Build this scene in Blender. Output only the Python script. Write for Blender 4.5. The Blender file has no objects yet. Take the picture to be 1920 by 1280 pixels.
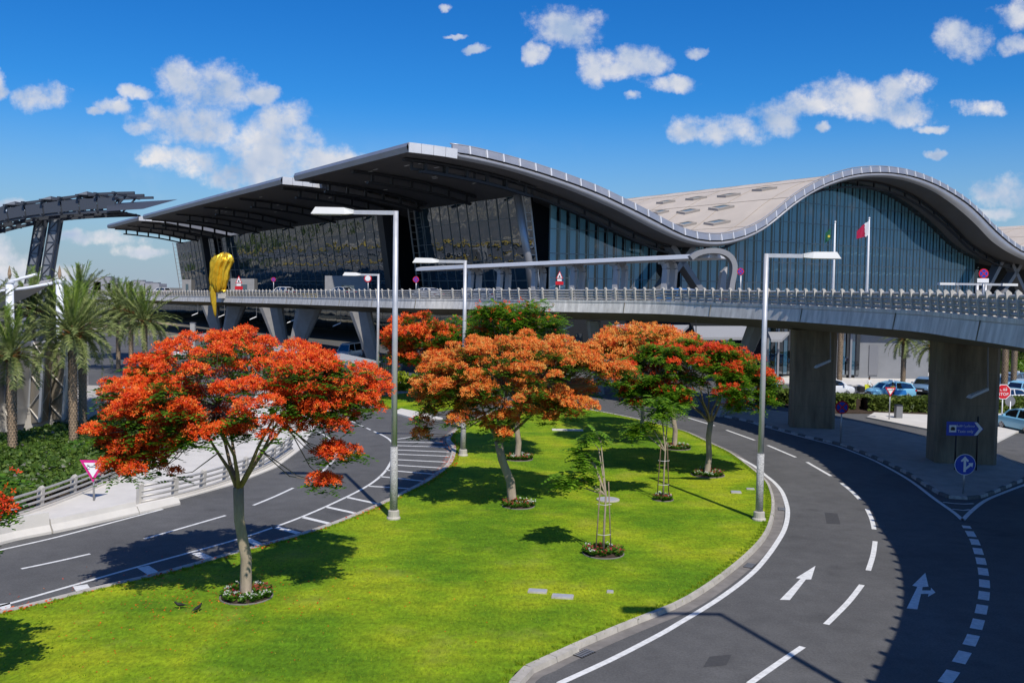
import bpy, bmesh, math, random
from mathutils import Vector, Matrix, noise
from mathutils.geometry import tessellate_polygon
random.seed(7)
sc = bpy.context.scene
COL = sc.collection
rad = math.radians
V = Vector

# ------------------------------------------------------------------ camera
EYE = 10.0                      # the photographer stands on the elevated road, 10 m above the ground
FPX, HOR, ROLL = 1770.0, 545.0, 0.8
cam_d = bpy.data.cameras.new('camera'); cam = bpy.data.objects.new('camera', cam_d); COL.objects.link(cam)
cam_d.sensor_width = 36.0; cam_d.lens = FPX / 1920 * 36
cam_d.clip_start = 0.1; cam_d.clip_end = 6000
PITCH = math.atan((640 - HOR) / FPX)
cam.matrix_world = (Matrix.Translation((0, 0, EYE)) @ Matrix.Rotation(rad(90) - PITCH, 4, 'X') @ Matrix.Rotation(rad(ROLL), 4, 'Z'))
sc.camera = cam
_R = cam.matrix_world.to_3x3()

# ------------------------------------------------------------------ light
SUN_EL, SUN_K = 50.0, 0.38      # shadows run away from the viewer and to the left
_az = math.atan(SUN_K)
SUN_DIR = V((math.sin(_az) * math.cos(rad(SUN_EL)), -math.cos(_az) * math.cos(rad(SUN_EL)), math.sin(rad(SUN_EL))))
sd = bpy.data.lights.new('sun', 'SUN'); sd.energy = 4.6; sd.angle = rad(0.53); sd.color = (1.0, 0.945, 0.86)
sun = bpy.data.objects.new('sun', sd); COL.objects.link(sun)
sun.rotation_euler = (-SUN_DIR).to_track_quat('-Z', 'Y').to_euler(); sun.location = (40, -60, 90)
sc.view_settings.view_transform = 'Standard'; sc.view_settings.look = 'None'
sc.view_settings.exposure = 0.0; sc.view_settings.gamma = 1.0; sc.view_settings.use_curve_mapping = False

def ray(x, y):
    return _R @ V(((x - 960) / FPX, (640 - y) / FPX, -1.0))
def G(x, y, z=0.0):
    """survey point: where the sight line through image point x, y meets the level z"""
    d = ray(x, y); k = (z - EYE) / d.z
    return V((d.x * k, d.y * k, z))
def AT(x, y, Y):
    """survey point at distance Y ahead"""
    d = ray(x, y); k = Y / d.y
    return V((d.x * k, Y, EYE + d.z * k))

# ------------------------------------------------------------------ world: Nishita sky with cumulus
w = bpy.data.worlds.new('World'); sc.world = w; w.use_nodes = True
def build_world():
    nt = w.node_tree; N = nt.nodes; L = nt.links
    for n in list(N): N.remove(n)
    out = N.new('ShaderNodeOutputWorld'); bg = N.new('ShaderNodeBackground'); L.new(bg.outputs[0], out.inputs[0])
    sky = N.new('ShaderNodeTexSky'); sky.sky_type = 'NISHITA'; sky.sun_disc = False
    sky.sun_elevation = rad(SUN_EL); sky.sun_rotation = math.atan2(SUN_DIR.x, SUN_DIR.y)
    sky.air_density = 1.0; sky.dust_density = 0.25; sky.ozone_density = 1.6; sky.altitude = 10
    hs = N.new('ShaderNodeHueSaturation'); hs.inputs['Saturation'].default_value = 1.45; hs.inputs['Value'].default_value = 1.0
    L.new(sky.outputs[0], hs.inputs['Color'])
    tint = N.new('ShaderNodeMix'); tint.data_type = 'RGBA'; tint.blend_type = 'MULTIPLY'; tint.inputs['Factor'].default_value = 1; L.new(hs.outputs[0], tint.inputs['A']); tint.inputs['B'].default_value = (.29, .75, 1.13, 1)
    bg.inputs['Strength'].default_value = 0.105
    def M(op, a, b=None, c=None):
        n = N.new('ShaderNodeMath'); n.operation = op
        for i, v in enumerate((a, b, c)):
            if v is None: continue
            if isinstance(v, (int, float)): n.inputs[i].default_value = v
            else: L.new(v, n.inputs[i])
        return n.outputs[0]
    tc = N.new('ShaderNodeTexCoord'); sp = N.new('ShaderNodeSeparateXYZ'); L.new(tc.outputs['Generated'], sp.inputs[0])
    ay = M('ADD', M('ABSOLUTE', sp.outputs[1]), 0.05)
    u0 = M('DIVIDE', sp.outputs[0], ay); v0 = M('DIVIDE', sp.outputs[2], ay); u1 = M('PINGPONG', M('ADD', u0, 0.9), 1.45); u1 = M('SUBTRACT', u1, 0.9); v1 = M('PINGPONG', v0, 0.36)
    cb = N.new('ShaderNodeCombineXYZ'); L.new(u1, cb.inputs[0]); L.new(v1, cb.inputs[1])
    def fbm(scale, det, rough=0.55, off=(0, 0, 0), typ='FBM'):
        ad = N.new('ShaderNodeVectorMath'); ad.operation = 'ADD'; L.new(cb.outputs[0], ad.inputs[0]); ad.inputs[1].default_value = off
        t = N.new('ShaderNodeTexNoise'); t.inputs['Scale'].default_value = scale; t.inputs['Detail'].default_value = det
        t.inputs['Roughness'].default_value = rough; L.new(ad.outputs[0], t.inputs['Vector']); return t
    wn = fbm(16, 5, 0.6)
    wsub = N.new('ShaderNodeVectorMath'); wsub.operation = 'SUBTRACT'; L.new(wn.outputs['Color'], wsub.inputs[0]); wsub.inputs[1].default_value = (.5, .5, .5)
    wsc = N.new('ShaderNodeVectorMath'); wsc.operation = 'MULTIPLY'; L.new(wsub.outputs[0], wsc.inputs[0]); wsc.inputs[1].default_value = (.045, .034, 0)
    wad = N.new('ShaderNodeVectorMath'); wad.operation = 'ADD'; L.new(cb.outputs[0], wad.inputs[0]); L.new(wsc.outputs[0], wad.inputs[1])
    P0 = wad.outputs[0]
    blobs = [(388,159,84,44),(337,146,46,32),(256,173,26,12),(433,160,36,42),(349,228,88,33),(399,243,58,24),(264,240,27,13),
             (498,174,27,15),(215,200,32,13),(180,210,22,8),(531,232,48,36),(517,290,82,62),(470,275,50,46),(602,300,74,30),(662,298,52,17),(461,328,54,30),
             (340,297,68,23),(300,302,30,12),(70,180,44,23),(-5,163,18,22),(20,392,40,16),(0,470,26,34),(30,505,60,36),(100,520,50,25),
             (1060,50,60,38),(1120,118,36,32),(1200,110,42,26),(1160,130,34,17),(1005,110,18,17),(1250,153,47,15),(1300,92,20,9),(1190,183,12,7),
             (1345,247,72,27),(1290,252,36,18),(1460,216,46,28),(1510,200,50,20),(1585,186,70,31),(1680,168,52,24),(1670,208,78,22),
             (1805,76,52,32),(1905,18,34,28),(1905,85,32,18),(1825,202,36,12),(1750,241,26,8),(1760,284,20,8),(1555,245,13,8),(895,92,22,7),(855,65,24,4),(830,12,10,8),(1893,362,62,24),(1850,396,46,12),(205,452,62,13),(262,470,50,10),(118,440,26,9)]
    def field(P):
        acc = None
        for (x, y, rx, ry) in blobs:
            d = ray(x, y); uu, vv = d.x / (d.y + .05 * d.length), d.z / (d.y + .05 * d.length)
            s = N.new('ShaderNodeVectorMath'); s.operation = 'SUBTRACT'; L.new(P, s.inputs[0]); s.inputs[1].default_value = (uu, vv, 0)
            m = N.new('ShaderNodeVectorMath'); m.operation = 'MULTIPLY'; L.new(s.outputs[0], m.inputs[0]); m.inputs[1].default_value = (FPX / rx / 1.32, FPX / ry / 1.32, 0)
            dt = N.new('ShaderNodeVectorMath'); dt.operation = 'DOT_PRODUCT'; L.new(m.outputs[0], dt.inputs[0]); L.new(m.outputs[0], dt.inputs[1])
            q = M('SUBTRACT', 1.0, dt.outputs['Value'])
            acc = q if acc is None else M('SMOOTH_MAX', acc, q, 0.25)
        return acc
    f0 = field(P0)
    det = fbm(34, 8, 0.64); sh1 = fbm(15, 4, 0.5); sh2 = fbm(15, 4, 0.5, (0.008, 0.026, 0))
    dn = M('ADD', f0, M('MULTIPLY', M('SUBTRACT', det.outputs['Fac'], 0.51), 2.7))
    mask = N.new('ShaderNodeMapRange'); mask.interpolation_type = 'SMOOTHSTEP'; L.new(dn, mask.inputs[0])
    mask.inputs[1].default_value = 0.02; mask.inputs[2].default_value = 1.15; mask.inputs[3].default_value = 0; mask.inputs[4].default_value = 0.97
    wisp = fbm(5, 6, .6, (3, 1, 0))
    lv = N.new('ShaderNodeMapRange'); L.new(v0, lv.inputs[0]); lv.inputs[1].default_value = 0.0; lv.inputs[2].default_value = 0.16; lv.inputs[3].default_value = 1.0; lv.inputs[4].default_value = 0.0
    wm = N.new('ShaderNodeMapRange'); L.new(wisp.outputs['Fac'], wm.inputs[0]); wm.inputs[1].default_value = 0.5; wm.inputs[2].default_value = 0.75; wm.inputs[3].default_value = 0; wm.inputs[4].default_value = 0.55
    mk = M('MINIMUM', M('ADD', mask.outputs[0], M('MULTIPLY', wm.outputs[0], lv.outputs[0])), 0.97)
    lit = M('ADD', M('MULTIPLY', M('SUBTRACT', 0.55, f0), 0.55), M('MULTIPLY', M('SUBTRACT', sh1.outputs['Fac'], sh2.outputs['Fac']), 3.0))
    lm = N.new('ShaderNodeMapRange'); L.new(lit, lm.inputs[0]); lm.inputs[1].default_value = -0.75; lm.inputs[2].default_value = 0.5; lm.inputs[3].default_value = 0.0; lm.inputs[4].default_value = 1.0
    cr = N.new('ShaderNodeMix'); cr.data_type = 'RGBA'; L.new(lm.outputs[0], cr.inputs['Factor'])
    cr.inputs['A'].default_value = (3.6, 4.7, 6.6, 1); cr.inputs['B'].default_value = (8.1, 7.9, 7.9, 1)
    # dusty air low over the horizon
    hz = N.new('ShaderNodeMapRange'); hz.interpolation_type = 'SMOOTHSTEP'; L.new(sp.outputs[2], hz.inputs[0]); hz.inputs[1].default_value = -.02; hz.inputs[2].default_value = .20; hz.inputs[3].default_value = .92; hz.inputs[4].default_value = 0
    hm = N.new('ShaderNodeMix'); hm.data_type = 'RGBA'; L.new(hz.outputs[0], hm.inputs['Factor']); L.new(tint.outputs['Result'], hm.inputs['A']); hm.inputs['B'].default_value = (3.5, 4.15, 5.2, 1)
    mx = N.new('ShaderNodeMix'); mx.data_type = 'RGBA'; L.new(mk, mx.inputs['Factor']); L.new(hm.outputs['Result'], mx.inputs['A']); L.new(cr.outputs['Result'], mx.inputs['B'])
    L.new(mx.outputs['Result'], bg.inputs['Color'])
build_world()
w.cycles.sampling_method = 'MANUAL'; w.cycles.sample_map_resolution = 256

# ------------------------------------------------------------------ materials
MATS = {}
def mat(name, col, rough=0.7, metal=0.0, var=0.0, vscale=3.0, bump=0.0, bscale=40.0, spec=0.4, col2=None, detail=6.0, coat=0.0, stretch=None):
    if name in MATS: return MATS[name]
    m = bpy.data.materials.new(name); m.use_nodes = True; nt = m.node_tree; N = nt.nodes; L = nt.links
    b = N['Principled BSDF']; b.inputs['Roughness'].default_value = rough; b.inputs['Metallic'].default_value = metal
    b.inputs['Specular IOR Level'].default_value = spec; b.inputs['Coat Weight'].default_value = coat
    c = (*col, 1)
    tc = N.new('ShaderNodeTexCoord'); src = tc.outputs['Object']
    if stretch:
        mp = N.new('ShaderNodeMapping'); mp.inputs['Scale'].default_value = stretch; L.new(src, mp.inputs[0]); src = mp.outputs[0]
    if var > 0 or col2:
        t = N.new('ShaderNodeTexNoise'); t.inputs['Scale'].default_value = vscale; t.inputs['Detail'].default_value = detail; t.inputs['Roughness'].default_value = .65
        L.new(src, t.inputs['Vector'])
        r = N.new('ShaderNodeValToRGB'); L.new(t.outputs['Fac'], r.inputs[0])
        c2 = col2 or tuple(x * (1 + var) for x in col); c1 = tuple(x * (1 - var) for x in col) if not col2 else col
        r.color_ramp.elements[0].position = .33; r.color_ramp.elements[1].position = .67
        r.color_ramp.elements[0].color = (*c1, 1); r.color_ramp.elements[1].color = (*c2, 1)
        L.new(r.outputs[0], b.inputs['Base Color'])
        rr = N.new('ShaderNodeMapRange'); L.new(t.outputs['Fac'], rr.inputs[0]); rr.inputs[3].default_value = max(0, rough - .1); rr.inputs[4].default_value = min(1, rough + .1)
        L.new(rr.outputs[0], b.inputs['Roughness'])
    else: b.inputs['Base Color'].default_value = c
    if bump > 0:
        t2 = N.new('ShaderNodeTexNoise'); t2.inputs['Scale'].default_value = bscale; t2.inputs['Detail'].default_value = 5; L.new(src, t2.inputs['Vector'])
        bp = N.new('ShaderNodeBump'); bp.inputs['Strength'].default_value = bump; bp.inputs['Distance'].default_value = 0.05
        L.new(t2.outputs['Fac'], bp.inputs['Height']); L.new(bp.outputs[0], b.inputs['Normal'])
    MATS[name] = m; return m
def leafmat(name, stops, transl=0.35, rough=0.5):
    """leaf or petal: colour drawn per loose piece, light passes through"""
    if name in MATS: return MATS[name]
    m = bpy.data.materials.new(name); m.use_nodes = True; nt = m.node_tree; N = nt.nodes; L = nt.links
    b = N['Principled BSDF']; b.inputs['Roughness'].default_value = rough; b.inputs['Specular IOR Level'].default_value = .3
    g = N.new('ShaderNodeNewGeometry'); r = N.new('ShaderNodeValToRGB'); L.new(g.outputs['Random Per Island'], r.inputs[0])
    while len(r.color_ramp.elements) < len(stops): r.color_ramp.elements.new(.5)
    for e, (p, c) in zip(r.color_ramp.elements, stops): e.position = p; e.color = (*c, 1)
    L.new(r.outputs[0], b.inputs['Base Color'])
    tr = N.new('ShaderNodeBsdfTranslucent'); L.new(r.outputs[0], tr.inputs[0])
    ms = N.new('ShaderNodeMixShader'); ms.inputs[0].default_value = transl; L.new(b.outputs[0], ms.inputs[1]); L.new(tr.outputs[0], ms.inputs[2])
    L.new(ms.outputs[0], N['Material Output'].inputs[0]); MATS[name] = m; return m
def glassmat(name, tint, refl, wav=0.0, wscale=.3, opac=1.0, body=(.006, .012, .016)):
    """coated facade glass: mirror-like at grazing angles, dark or see-through tint behind"""
    if name in MATS: return MATS[name]
    m = bpy.data.materials.new(name); m.use_nodes = True; nt = m.node_tree; N = nt.nodes; L = nt.links
    N.remove(N['Principled BSDF'])
    gl = N.new('ShaderNodeBsdfGlossy'); gl.inputs['Roughness'].default_value = 0.02; gl.inputs['Color'].default_value = (.92, .97, 1, 1)
    df = N.new('ShaderNodeBsdfDiffuse'); df.inputs[0].default_value = (*body, 1)
    tp = N.new('ShaderNodeBsdfTransparent'); tp.inputs[0].default_value = (*tint, 1)
    m1 = N.new('ShaderNodeMixShader'); m1.inputs[0].default_value = opac; L.new(tp.outputs[0], m1.inputs[1]); L.new(df.outputs[0], m1.inputs[2])
    fr = N.new('ShaderNodeFresnel'); fr.inputs[0].default_value = 1.5
    mr = N.new('ShaderNodeMapRange'); mr.inputs[3].default_value = refl; mr.inputs[4].default_value = 1.0; L.new(fr.outputs[0], mr.inputs[0])
    m2 = N.new('ShaderNodeMixShader'); L.new(mr.outputs[0], m2.inputs[0]); L.new(m1.outputs[0], m2.inputs[1]); L.new(gl.outputs[0], m2.inputs[2])
    L.new(m2.outputs[0], N['Material Output'].inputs[0])
    if wav > 0:
        tc = N.new('ShaderNodeTexCoord'); t = N.new('ShaderNodeTexNoise'); t.inputs['Scale'].default_value = wscale; t.inputs['Detail'].default_value = 2; L.new(tc.outputs['Object'], t.inputs['Vector'])
        bp = N.new('ShaderNodeBump'); bp.inputs['Strength'].default_value = wav; bp.inputs['Distance'].default_value = .3
        L.new(t.outputs['Fac'], bp.inputs['Height']); L.new(bp.outputs[0], gl.inputs['Normal']); L.new(bp.outputs[0], fr.inputs['Normal'])
    MATS[name] = m; return m

# ------------------------------------------------------------------ mesh helpers
class MB:
    def __init__(s): s.v = []; s.f = []
    def add(s, vs, fs):
        o = len(s.v); s.v += [V(p) for p in vs]; s.f += [tuple(i + o for i in f) for f in fs]; return s
    def box(s, c, d, R=None):
        x, y, z = d[0] / 2, d[1] / 2, d[2] / 2
        vs = [V((a, b, e)) for e in (-z, z) for a, b in ((-x, -y), (x, -y), (x, y), (-x, y))]
        if R is not None: vs = [R @ p for p in vs]
        return s.add([p + V(c) for p in vs], [(3, 2, 1, 0), (4, 5, 6, 7), (0, 1, 5, 4), (1, 2, 6, 5), (2, 3, 7, 6), (3, 0, 4, 7)])
    def beam(s, a, b, wd, ht, up=V((0, 0, 1))):
        a, b = V(a), V(b); t = (b - a); l = t.length
        if l < 1e-6: return s
        t /= l; sd_ = t.cross(up); 
        if sd_.length < 1e-4: sd_ = t.cross(V((0, 1, 0)))
        sd_.normalize(); u = sd_.cross(t)
        x, z = sd_ * wd / 2, u * ht / 2
        return s.add([a - x - z, a + x - z, a + x + z, a - x + z, b - x - z, b + x - z, b + x + z, b - x + z],
                     [(0, 1, 2, 3), (7, 6, 5, 4), (0, 4, 5, 1), (1, 5, 6, 2), (2, 6, 7, 3), (3, 7, 4, 0)])
    def tube(s, pts, rs, n=8, cap=True):
        pts = [V(p) for p in pts]; k = len(pts)
        if isinstance(rs, (int, float)): rs = [rs] * k
        o = len(s.v); ref = V((0.3, 0.8, 0.52))
        for i, p in enumerate(pts):
            t = (pts[min(i + 1, k - 1)] - pts[max(i - 1, 0)]); t = t.normalized() if t.length > 1e-9 else V((0, 0, 1))
            if abs(t.dot(ref)) > .98: ref = V((1, 0, 0))
            a = t.cross(ref).normalized(); b = t.cross(a); ref = b.cross(t) if False else ref
            for j in range(n):
                th = 2 * math.pi * j / n; s.v.append(p + (a * math.cos(th) + b * math.sin(th)) * rs[i])
        for i in range(k - 1):
            for j in range(n):
                q = (j + 1) % n; s.f.append((o + i * n + j, o + i * n + q, o + (i + 1) * n + q, o + (i + 1) * n + j))
        if cap: s.f.append(tuple(o + j for j in reversed(range(n)))); s.f.append(tuple(o + (k - 1) * n + j for j in range(n)))
        return s
    def lathe(s, prof, c, n=16):
        c = V(c); o = len(s.v)
        for r, z in prof:
            for j in range(n):
                th = 2 * math.pi * j / n; s.v.append(c + V((r * math.cos(th), r * math.sin(th), z)))
        for i in range(len(prof) - 1):
            for j in range(n):
                q = (j + 1) % n; s.f.append((o + i * n + j, o + i * n + q, o + (i + 1) * n + q, o + (i + 1) * n + j))
        s.f.append(tuple(o + j for j in reversed(range(n)))); s.f.append(tuple(o + (len(prof) - 1) * n + j for j in range(n)))
        return s
    def poly(s, pts):
        """flat sheet from a (possibly concave) outline"""
        pts = [V(p) for p in pts]; tris = tessellate_polygon([pts])
        fs = []
        for t in tris:
            a, b, c = (pts[i] for i in t); fs.append(tuple(t) if (b - a).cross(c - a).z >= 0 else (t[0], t[2], t[1]))
        return s.add(pts, fs)
    def slab(s, pts, z0, z1):
        """upright prism over an outline in plan"""
        P = [V((p[0], p[1], z1)) for p in pts]; n = len(P); area = sum(P[i].x * P[(i + 1) % n].y - P[(i + 1) % n].x * P[i].y for i in range(n))
        if area < 0: P.reverse()
        s.poly(P); B = [V((p.x, p.y, z0)) for p in P]
        return s.add(B + P, [(i, (i + 1) % n, n + (i + 1) % n, n + i) for i in range(n)])
    def prism(s, pts, d):
        """extrude a planar outline by the vector d"""
        pts = [V(p) for p in pts]; n = len(pts); d = V(d); tris = tessellate_polygon([pts])
        s.add(pts, tris); s.add([p + d for p in pts], [tuple(reversed(t)) for t in tris])
        return s.add(pts + [p + d for p in pts], [(i, (i + 1) % n, n + (i + 1) % n, n + i) for i in range(n)])
    def mesh(s, name, m, smooth=False, off=None):
        me = bpy.data.meshes.new(name); vs = s.v if off is None else [p - off for p in s.v]
        me.from_pydata([tuple(p) for p in vs], [], s.f); me.update()
        if m: me.materials.append(m)
        if smooth:
            me.polygons.foreach_set('use_smooth', [True] * len(me.polygons))
        return me
    def build(s, name, m, parent=None, smooth=False, local=False, fix=False):
        if parent is not None: off = None if local else WLOC[parent]
        else: off = V((sum(p.x for p in s.v) / len(s.v), sum(p.y for p in s.v) / len(s.v), min(p.z for p in s.v)))
        me = s.mesh(name, m, smooth, off)
        if fix:
            bm = bmesh.new(); bm.from_mesh(me); bmesh.ops.remove_doubles(bm, verts=bm.verts, dist=1e-4); bmesh.ops.recalc_face_normals(bm, faces=bm.faces); bm.to_mesh(me); bm.free()
            if smooth: me.polygons.foreach_set('use_smooth', [True] * len(me.polygons))
        o = bpy.data.objects.new(name, me); COL.objects.link(o)
        if parent is not None: o.parent = parent; WLOC[o] = WLOC[parent] if not local else V((0, 0, 0))
        else: o.location = off; WLOC[o] = off
        return o
WLOC = {}
def thing(name, label, cat, loc=(0, 0, 0), group=None, rz=0.0):
    o = bpy.data.objects.new(name, None); COL.objects.link(o); o.location = loc; o.rotation_euler.z = rz
    o.empty_display_size = .3; o['label'] = label; o['category'] = cat
    if group: o['group'] = group
    WLOC[o] = V(loc); return o
def tag(o, label, cat, group=None):
    o['label'] = label; o['category'] = cat
    if group: o['group'] = group
    return o
def struct(o): o['kind'] = 'structure'; return o
def copy_tree(o, parent=None):
    c = o.copy(); COL.objects.link(c); c.parent = parent; WLOC[c] = WLOC.get(o, V((0, 0, 0)))
    for ch in list(o.children): copy_tree(ch, c)
    return c
def spline(P, step):
    """even samples along a smooth curve through the points"""
    P = [V(p) for p in P]; out = []
    for i in range(len(P) - 1):
        p0, p1, p2, p3 = P[max(i - 1, 0)], P[i], P[i + 1], P[min(i + 2, len(P) - 1)]
        for k in range(24):
            t = k / 24; out.append(.5 * ((2 * p1) + (p2 - p0) * t + (2 * p0 - 5 * p1 + 4 * p2 - p3) * t * t + (3 * p1 - p0 - 3 * p2 + p3) * t ** 3))
    out.append(P[-1]); return resample(out, step)
def resample(P, step):
    res = [P[0].copy()]; acc = 0.0
    for a, b in zip(P[:-1], P[1:]):
        l = (b - a).length; d = step - acc
        while d <= l and l > 0:
            res.append(a + (b - a) * (d / l)); d += step
        acc = l - (d - step)
    if (res[-1] - P[-1]).length > step * .4: res.append(P[-1].copy())
    return res
def offs(P, d):
    """shift a plan curve sideways (positive = to the right of its direction)"""
    out = []
    for i, p in enumerate(P):
        t = P[min(i + 1, len(P) - 1)] - P[max(i - 1, 0)]; t.z = 0; t.normalize()
        out.append(p + V((t.y, -t.x, 0)) * d)
    return out
def rnd(a, b): return random.uniform(a, b)

# ================================================================== GROUND, ROADS, LAWN
def ground_material():
    m = bpy.data.materials.new('desert_ground'); m.use_nodes = True; N = m.node_tree.nodes; L = m.node_tree.links; b = N['Principled BSDF']; b.inputs['Roughness'].default_value = .95
    tc = N.new('ShaderNodeTexCoord'); t = N.new('ShaderNodeTexNoise'); mp = N.new('ShaderNodeMapping'); mp.inputs['Rotation'].default_value = (0, 0, -math.atan2(.5465, .8375)); mp.inputs['Scale'].default_value = (1, .1, 1); L.new(tc.outputs['Object'], mp.inputs[0]); t.inputs['Scale'].default_value = .05; t.inputs['Detail'].default_value = 5; t.inputs['Roughness'].default_value = .55; L.new(mp.outputs[0], t.inputs['Vector'])
    r = N.new('ShaderNodeValToRGB'); L.new(t.outputs['Fac'], r.inputs[0]); e = r.color_ramp.elements
    e[0].position = .30; e[0].color = (.09, .09, .08, 1); e[1].position = .72; e[1].color = (.40, .37, .32, 1)
    for p, c in ((.42, (.09, .09, .075)), (.48, (.11, .105, .095)), (.55, (.13, .12, .105)), (.58, (.30, .25, .13)), (.62, (.33, .29, .23))): x = e.new(p); x.color = (*c, 1)  # tone bands added so that the front glass mirrors streaks
    L.new(r.outputs[0], b.inputs['Base Color']); return m
m_ground = ground_material()
def asphalt():
    m = bpy.data.materials.new('asphalt'); m.use_nodes = True; nt = m.node_tree; N = nt.nodes; L = nt.links; b = N['Principled BSDF']; b.inputs['Roughness'].default_value = .86; b.inputs['Specular IOR Level'].default_value = .3
    tc = N.new('ShaderNodeTexCoord')
    def nz(s_, d, r_, st=(1, 1, 1)):
        mp = N.new('ShaderNodeMapping'); mp.inputs['Scale'].default_value = st; L.new(tc.outputs['Object'], mp.inputs[0]); t = N.new('ShaderNodeTexNoise'); t.inputs['Scale'].default_value = s_; t.inputs['Detail'].default_value = d; t.inputs['Roughness'].default_value = r_; L.new(mp.outputs[0], t.inputs['Vector']); return t
    def rg(t, a, b_, c, d):
        r = N.new('ShaderNodeMapRange'); L.new(t.outputs['Fac'], r.inputs[0]); r.inputs[1].default_value = a; r.inputs[2].default_value = b_; r.inputs[3].default_value = c; r.inputs[4].default_value = d; return r.outputs[0]
    def mul(x, y):
        n = N.new('ShaderNodeMath'); n.operation = 'MULTIPLY'; L.new(x, n.inputs[0]); L.new(y, n.inputs[1]); return n.outputs[0]
    f = mul(mul(rg(nz(.14, 5, .6), .3, .7, .80, 1.18), rg(nz(1.3, 6, .7), .3, .7, .86, 1.14)), mul(rg(nz(14, 3, .8), .25, .75, .72, 1.30), rg(nz(.55, 2, .4), .62, .72, 1.0, .80)))
    sc_ = N.new('ShaderNodeVectorMath'); sc_.operation = 'SCALE'; sc_.inputs[0].default_value = (.100, .099, .098); L.new(f, sc_.inputs['Scale']); L.new(sc_.outputs[0], b.inputs['Base Color'])
    bp = N.new('ShaderNodeBump'); bp.inputs['Strength'].default_value = .35; bp.inputs['Distance'].default_value = .03; L.new(nz(40, 4, .7).outputs['Fac'], bp.inputs['Height']); L.new(bp.outputs[0], b.inputs['Normal']); return m
m_asph = asphalt()
m_paint = mat('road_paint', (.56, .56, .545), .65, col2=(.78, .78, .76), vscale=5, detail=8)
m_kerb = mat('kerb_concrete', (.42, .39, .345), .85, var=.2, vscale=1.5, bump=.2, bscale=25)
m_kblk = mat('kerb_black', (.12, .115, .11), .8, var=.4, vscale=4)
m_kwht = mat('kerb_white', (.36, .35, .33), .8, var=.3, vscale=4)
m_pave = mat('paving', (.36, .325, .285), .9, var=.14, vscale=1.2, bump=.2, bscale=12)
m_conc = mat('concrete', (.40, .375, .34), .85, var=.13, vscale=.7, bump=.12, bscale=18)
m_concl = mat('pale_concrete', (.60, .57, .52), .85, var=.08, vscale=.6, bump=.1, bscale=18)
m_soil = mat('soil', (.05, .032, .02), .95, var=.3, vscale=6)
m_steel = mat('galvanised_steel', (.42, .42, .42), .45, .7, var=.1, vscale=3)
m_black = mat('black_rubber', (.012, .012, .013), .6)

def lawn_material():
    m = bpy.data.materials.new('lawn_grass'); m.use_nodes = True; nt = m.node_tree; N = nt.nodes; L = nt.links
    b = N['Principled BSDF']; b.inputs['Roughness'].default_value = .85; b.inputs['Specular IOR Level'].default_value = .15
    tc = N.new('ShaderNodeTexCoord')
    def nz(sc_, det, rough=.6, st=None):
        t = N.new('ShaderNodeTexNoise'); t.inputs['Scale'].default_value = sc_; t.inputs['Detail'].default_value = det; t.inputs['Roughness'].default_value = rough
        if st:
            mp = N.new('ShaderNodeMapping'); mp.inputs['Scale'].default_value = st; L.new(tc.outputs['Object'], mp.inputs[0]); L.new(mp.outputs[0], t.inputs['Vector'])
        else: L.new(tc.outputs['Object'], t.inputs['Vector'])
        return t
    big = nz(.16, 5, .6); r = N.new('ShaderNodeValToRGB'); L.new(big.outputs['Fac'], r.inputs[0])
    e = r.color_ramp.elements; e[0].position = .40; e[0].color = (.105, .215, .007, 1); e[1].position = .62; e[1].color = (.31, .365, .012, 1)
    x = e.new(.5); x.color = (.185, .29, .008, 1)
    mid = nz(1.6, 7, .7); r2 = N.new('ShaderNodeMapRange'); L.new(mid.outputs['Fac'], r2.inputs[0]); r2.inputs[1].default_value = .3; r2.inputs[2].default_value = .7; r2.inputs[3].default_value = .74; r2.inputs[4].default_value = 1.2
    fin = nz(9, 6, .8, (1, .5, 1)); r3 = N.new('ShaderNodeMapRange'); L.new(fin.outputs['Fac'], r3.inputs[0]); r3.inputs[1].default_value = .28; r3.inputs[2].default_value = .72; r3.inputs[3].default_value = .42; r3.inputs[4].default_value = 1.58
    stk = nz(.9, 4, .6, (.25, 1.6, 1)); r4 = N.new('ShaderNodeMapRange'); L.new(stk.outputs['Fac'], r4.inputs[0]); r4.inputs[1].default_value = .35; r4.inputs[2].default_value = .65; r4.inputs[3].default_value = .88; r4.inputs[4].default_value = 1.10
    m4 = N.new('ShaderNodeMath'); m4.operation = 'MULTIPLY'; L.new(r2.outputs[0], m4.inputs[0]); L.new(r4.outputs[0], m4.inputs[1]); r2 = m4
    mu = N.new('ShaderNodeMath'); mu.operation = 'MULTIPLY'; L.new(r2.outputs[0], mu.inputs[0]); L.new(r3.outputs[0], mu.inputs[1])
    mx = N.new('ShaderNodeVectorMath'); mx.operation = 'SCALE'; L.new(r.outputs[0], mx.inputs[0]); L.new(mu.outputs[0], mx.inputs['Scale'])
    dry = nz(.33, 6, .7); rd = N.new('ShaderNodeMapRange'); L.new(dry.outputs['Fac'], rd.inputs[0]); rd.inputs[1].default_value = .55; rd.inputs[2].default_value = .74; rd.inputs[3].default_value = 0; rd.inputs[4].default_value = .55
    dm = N.new('ShaderNodeMix'); dm.data_type = 'RGBA'; L.new(rd.outputs[0], dm.inputs['Factor']); L.new(mx.outputs[0], dm.inputs['A']); dm.inputs['B'].default_value = (.27, .285, .055, 1)
    L.new(dm.outputs['Result'], b.inputs['Base Color'])
    bp = N.new('ShaderNodeBump'); bp.inputs['Strength'].default_value = .8; bp.inputs['Distance'].default_value = .06; L.new(fin.outputs['Fac'], bp.inputs['Height']); L.new(bp.outputs[0], b.inputs['Normal'])
    return m
m_lawn = lawn_material()

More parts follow.
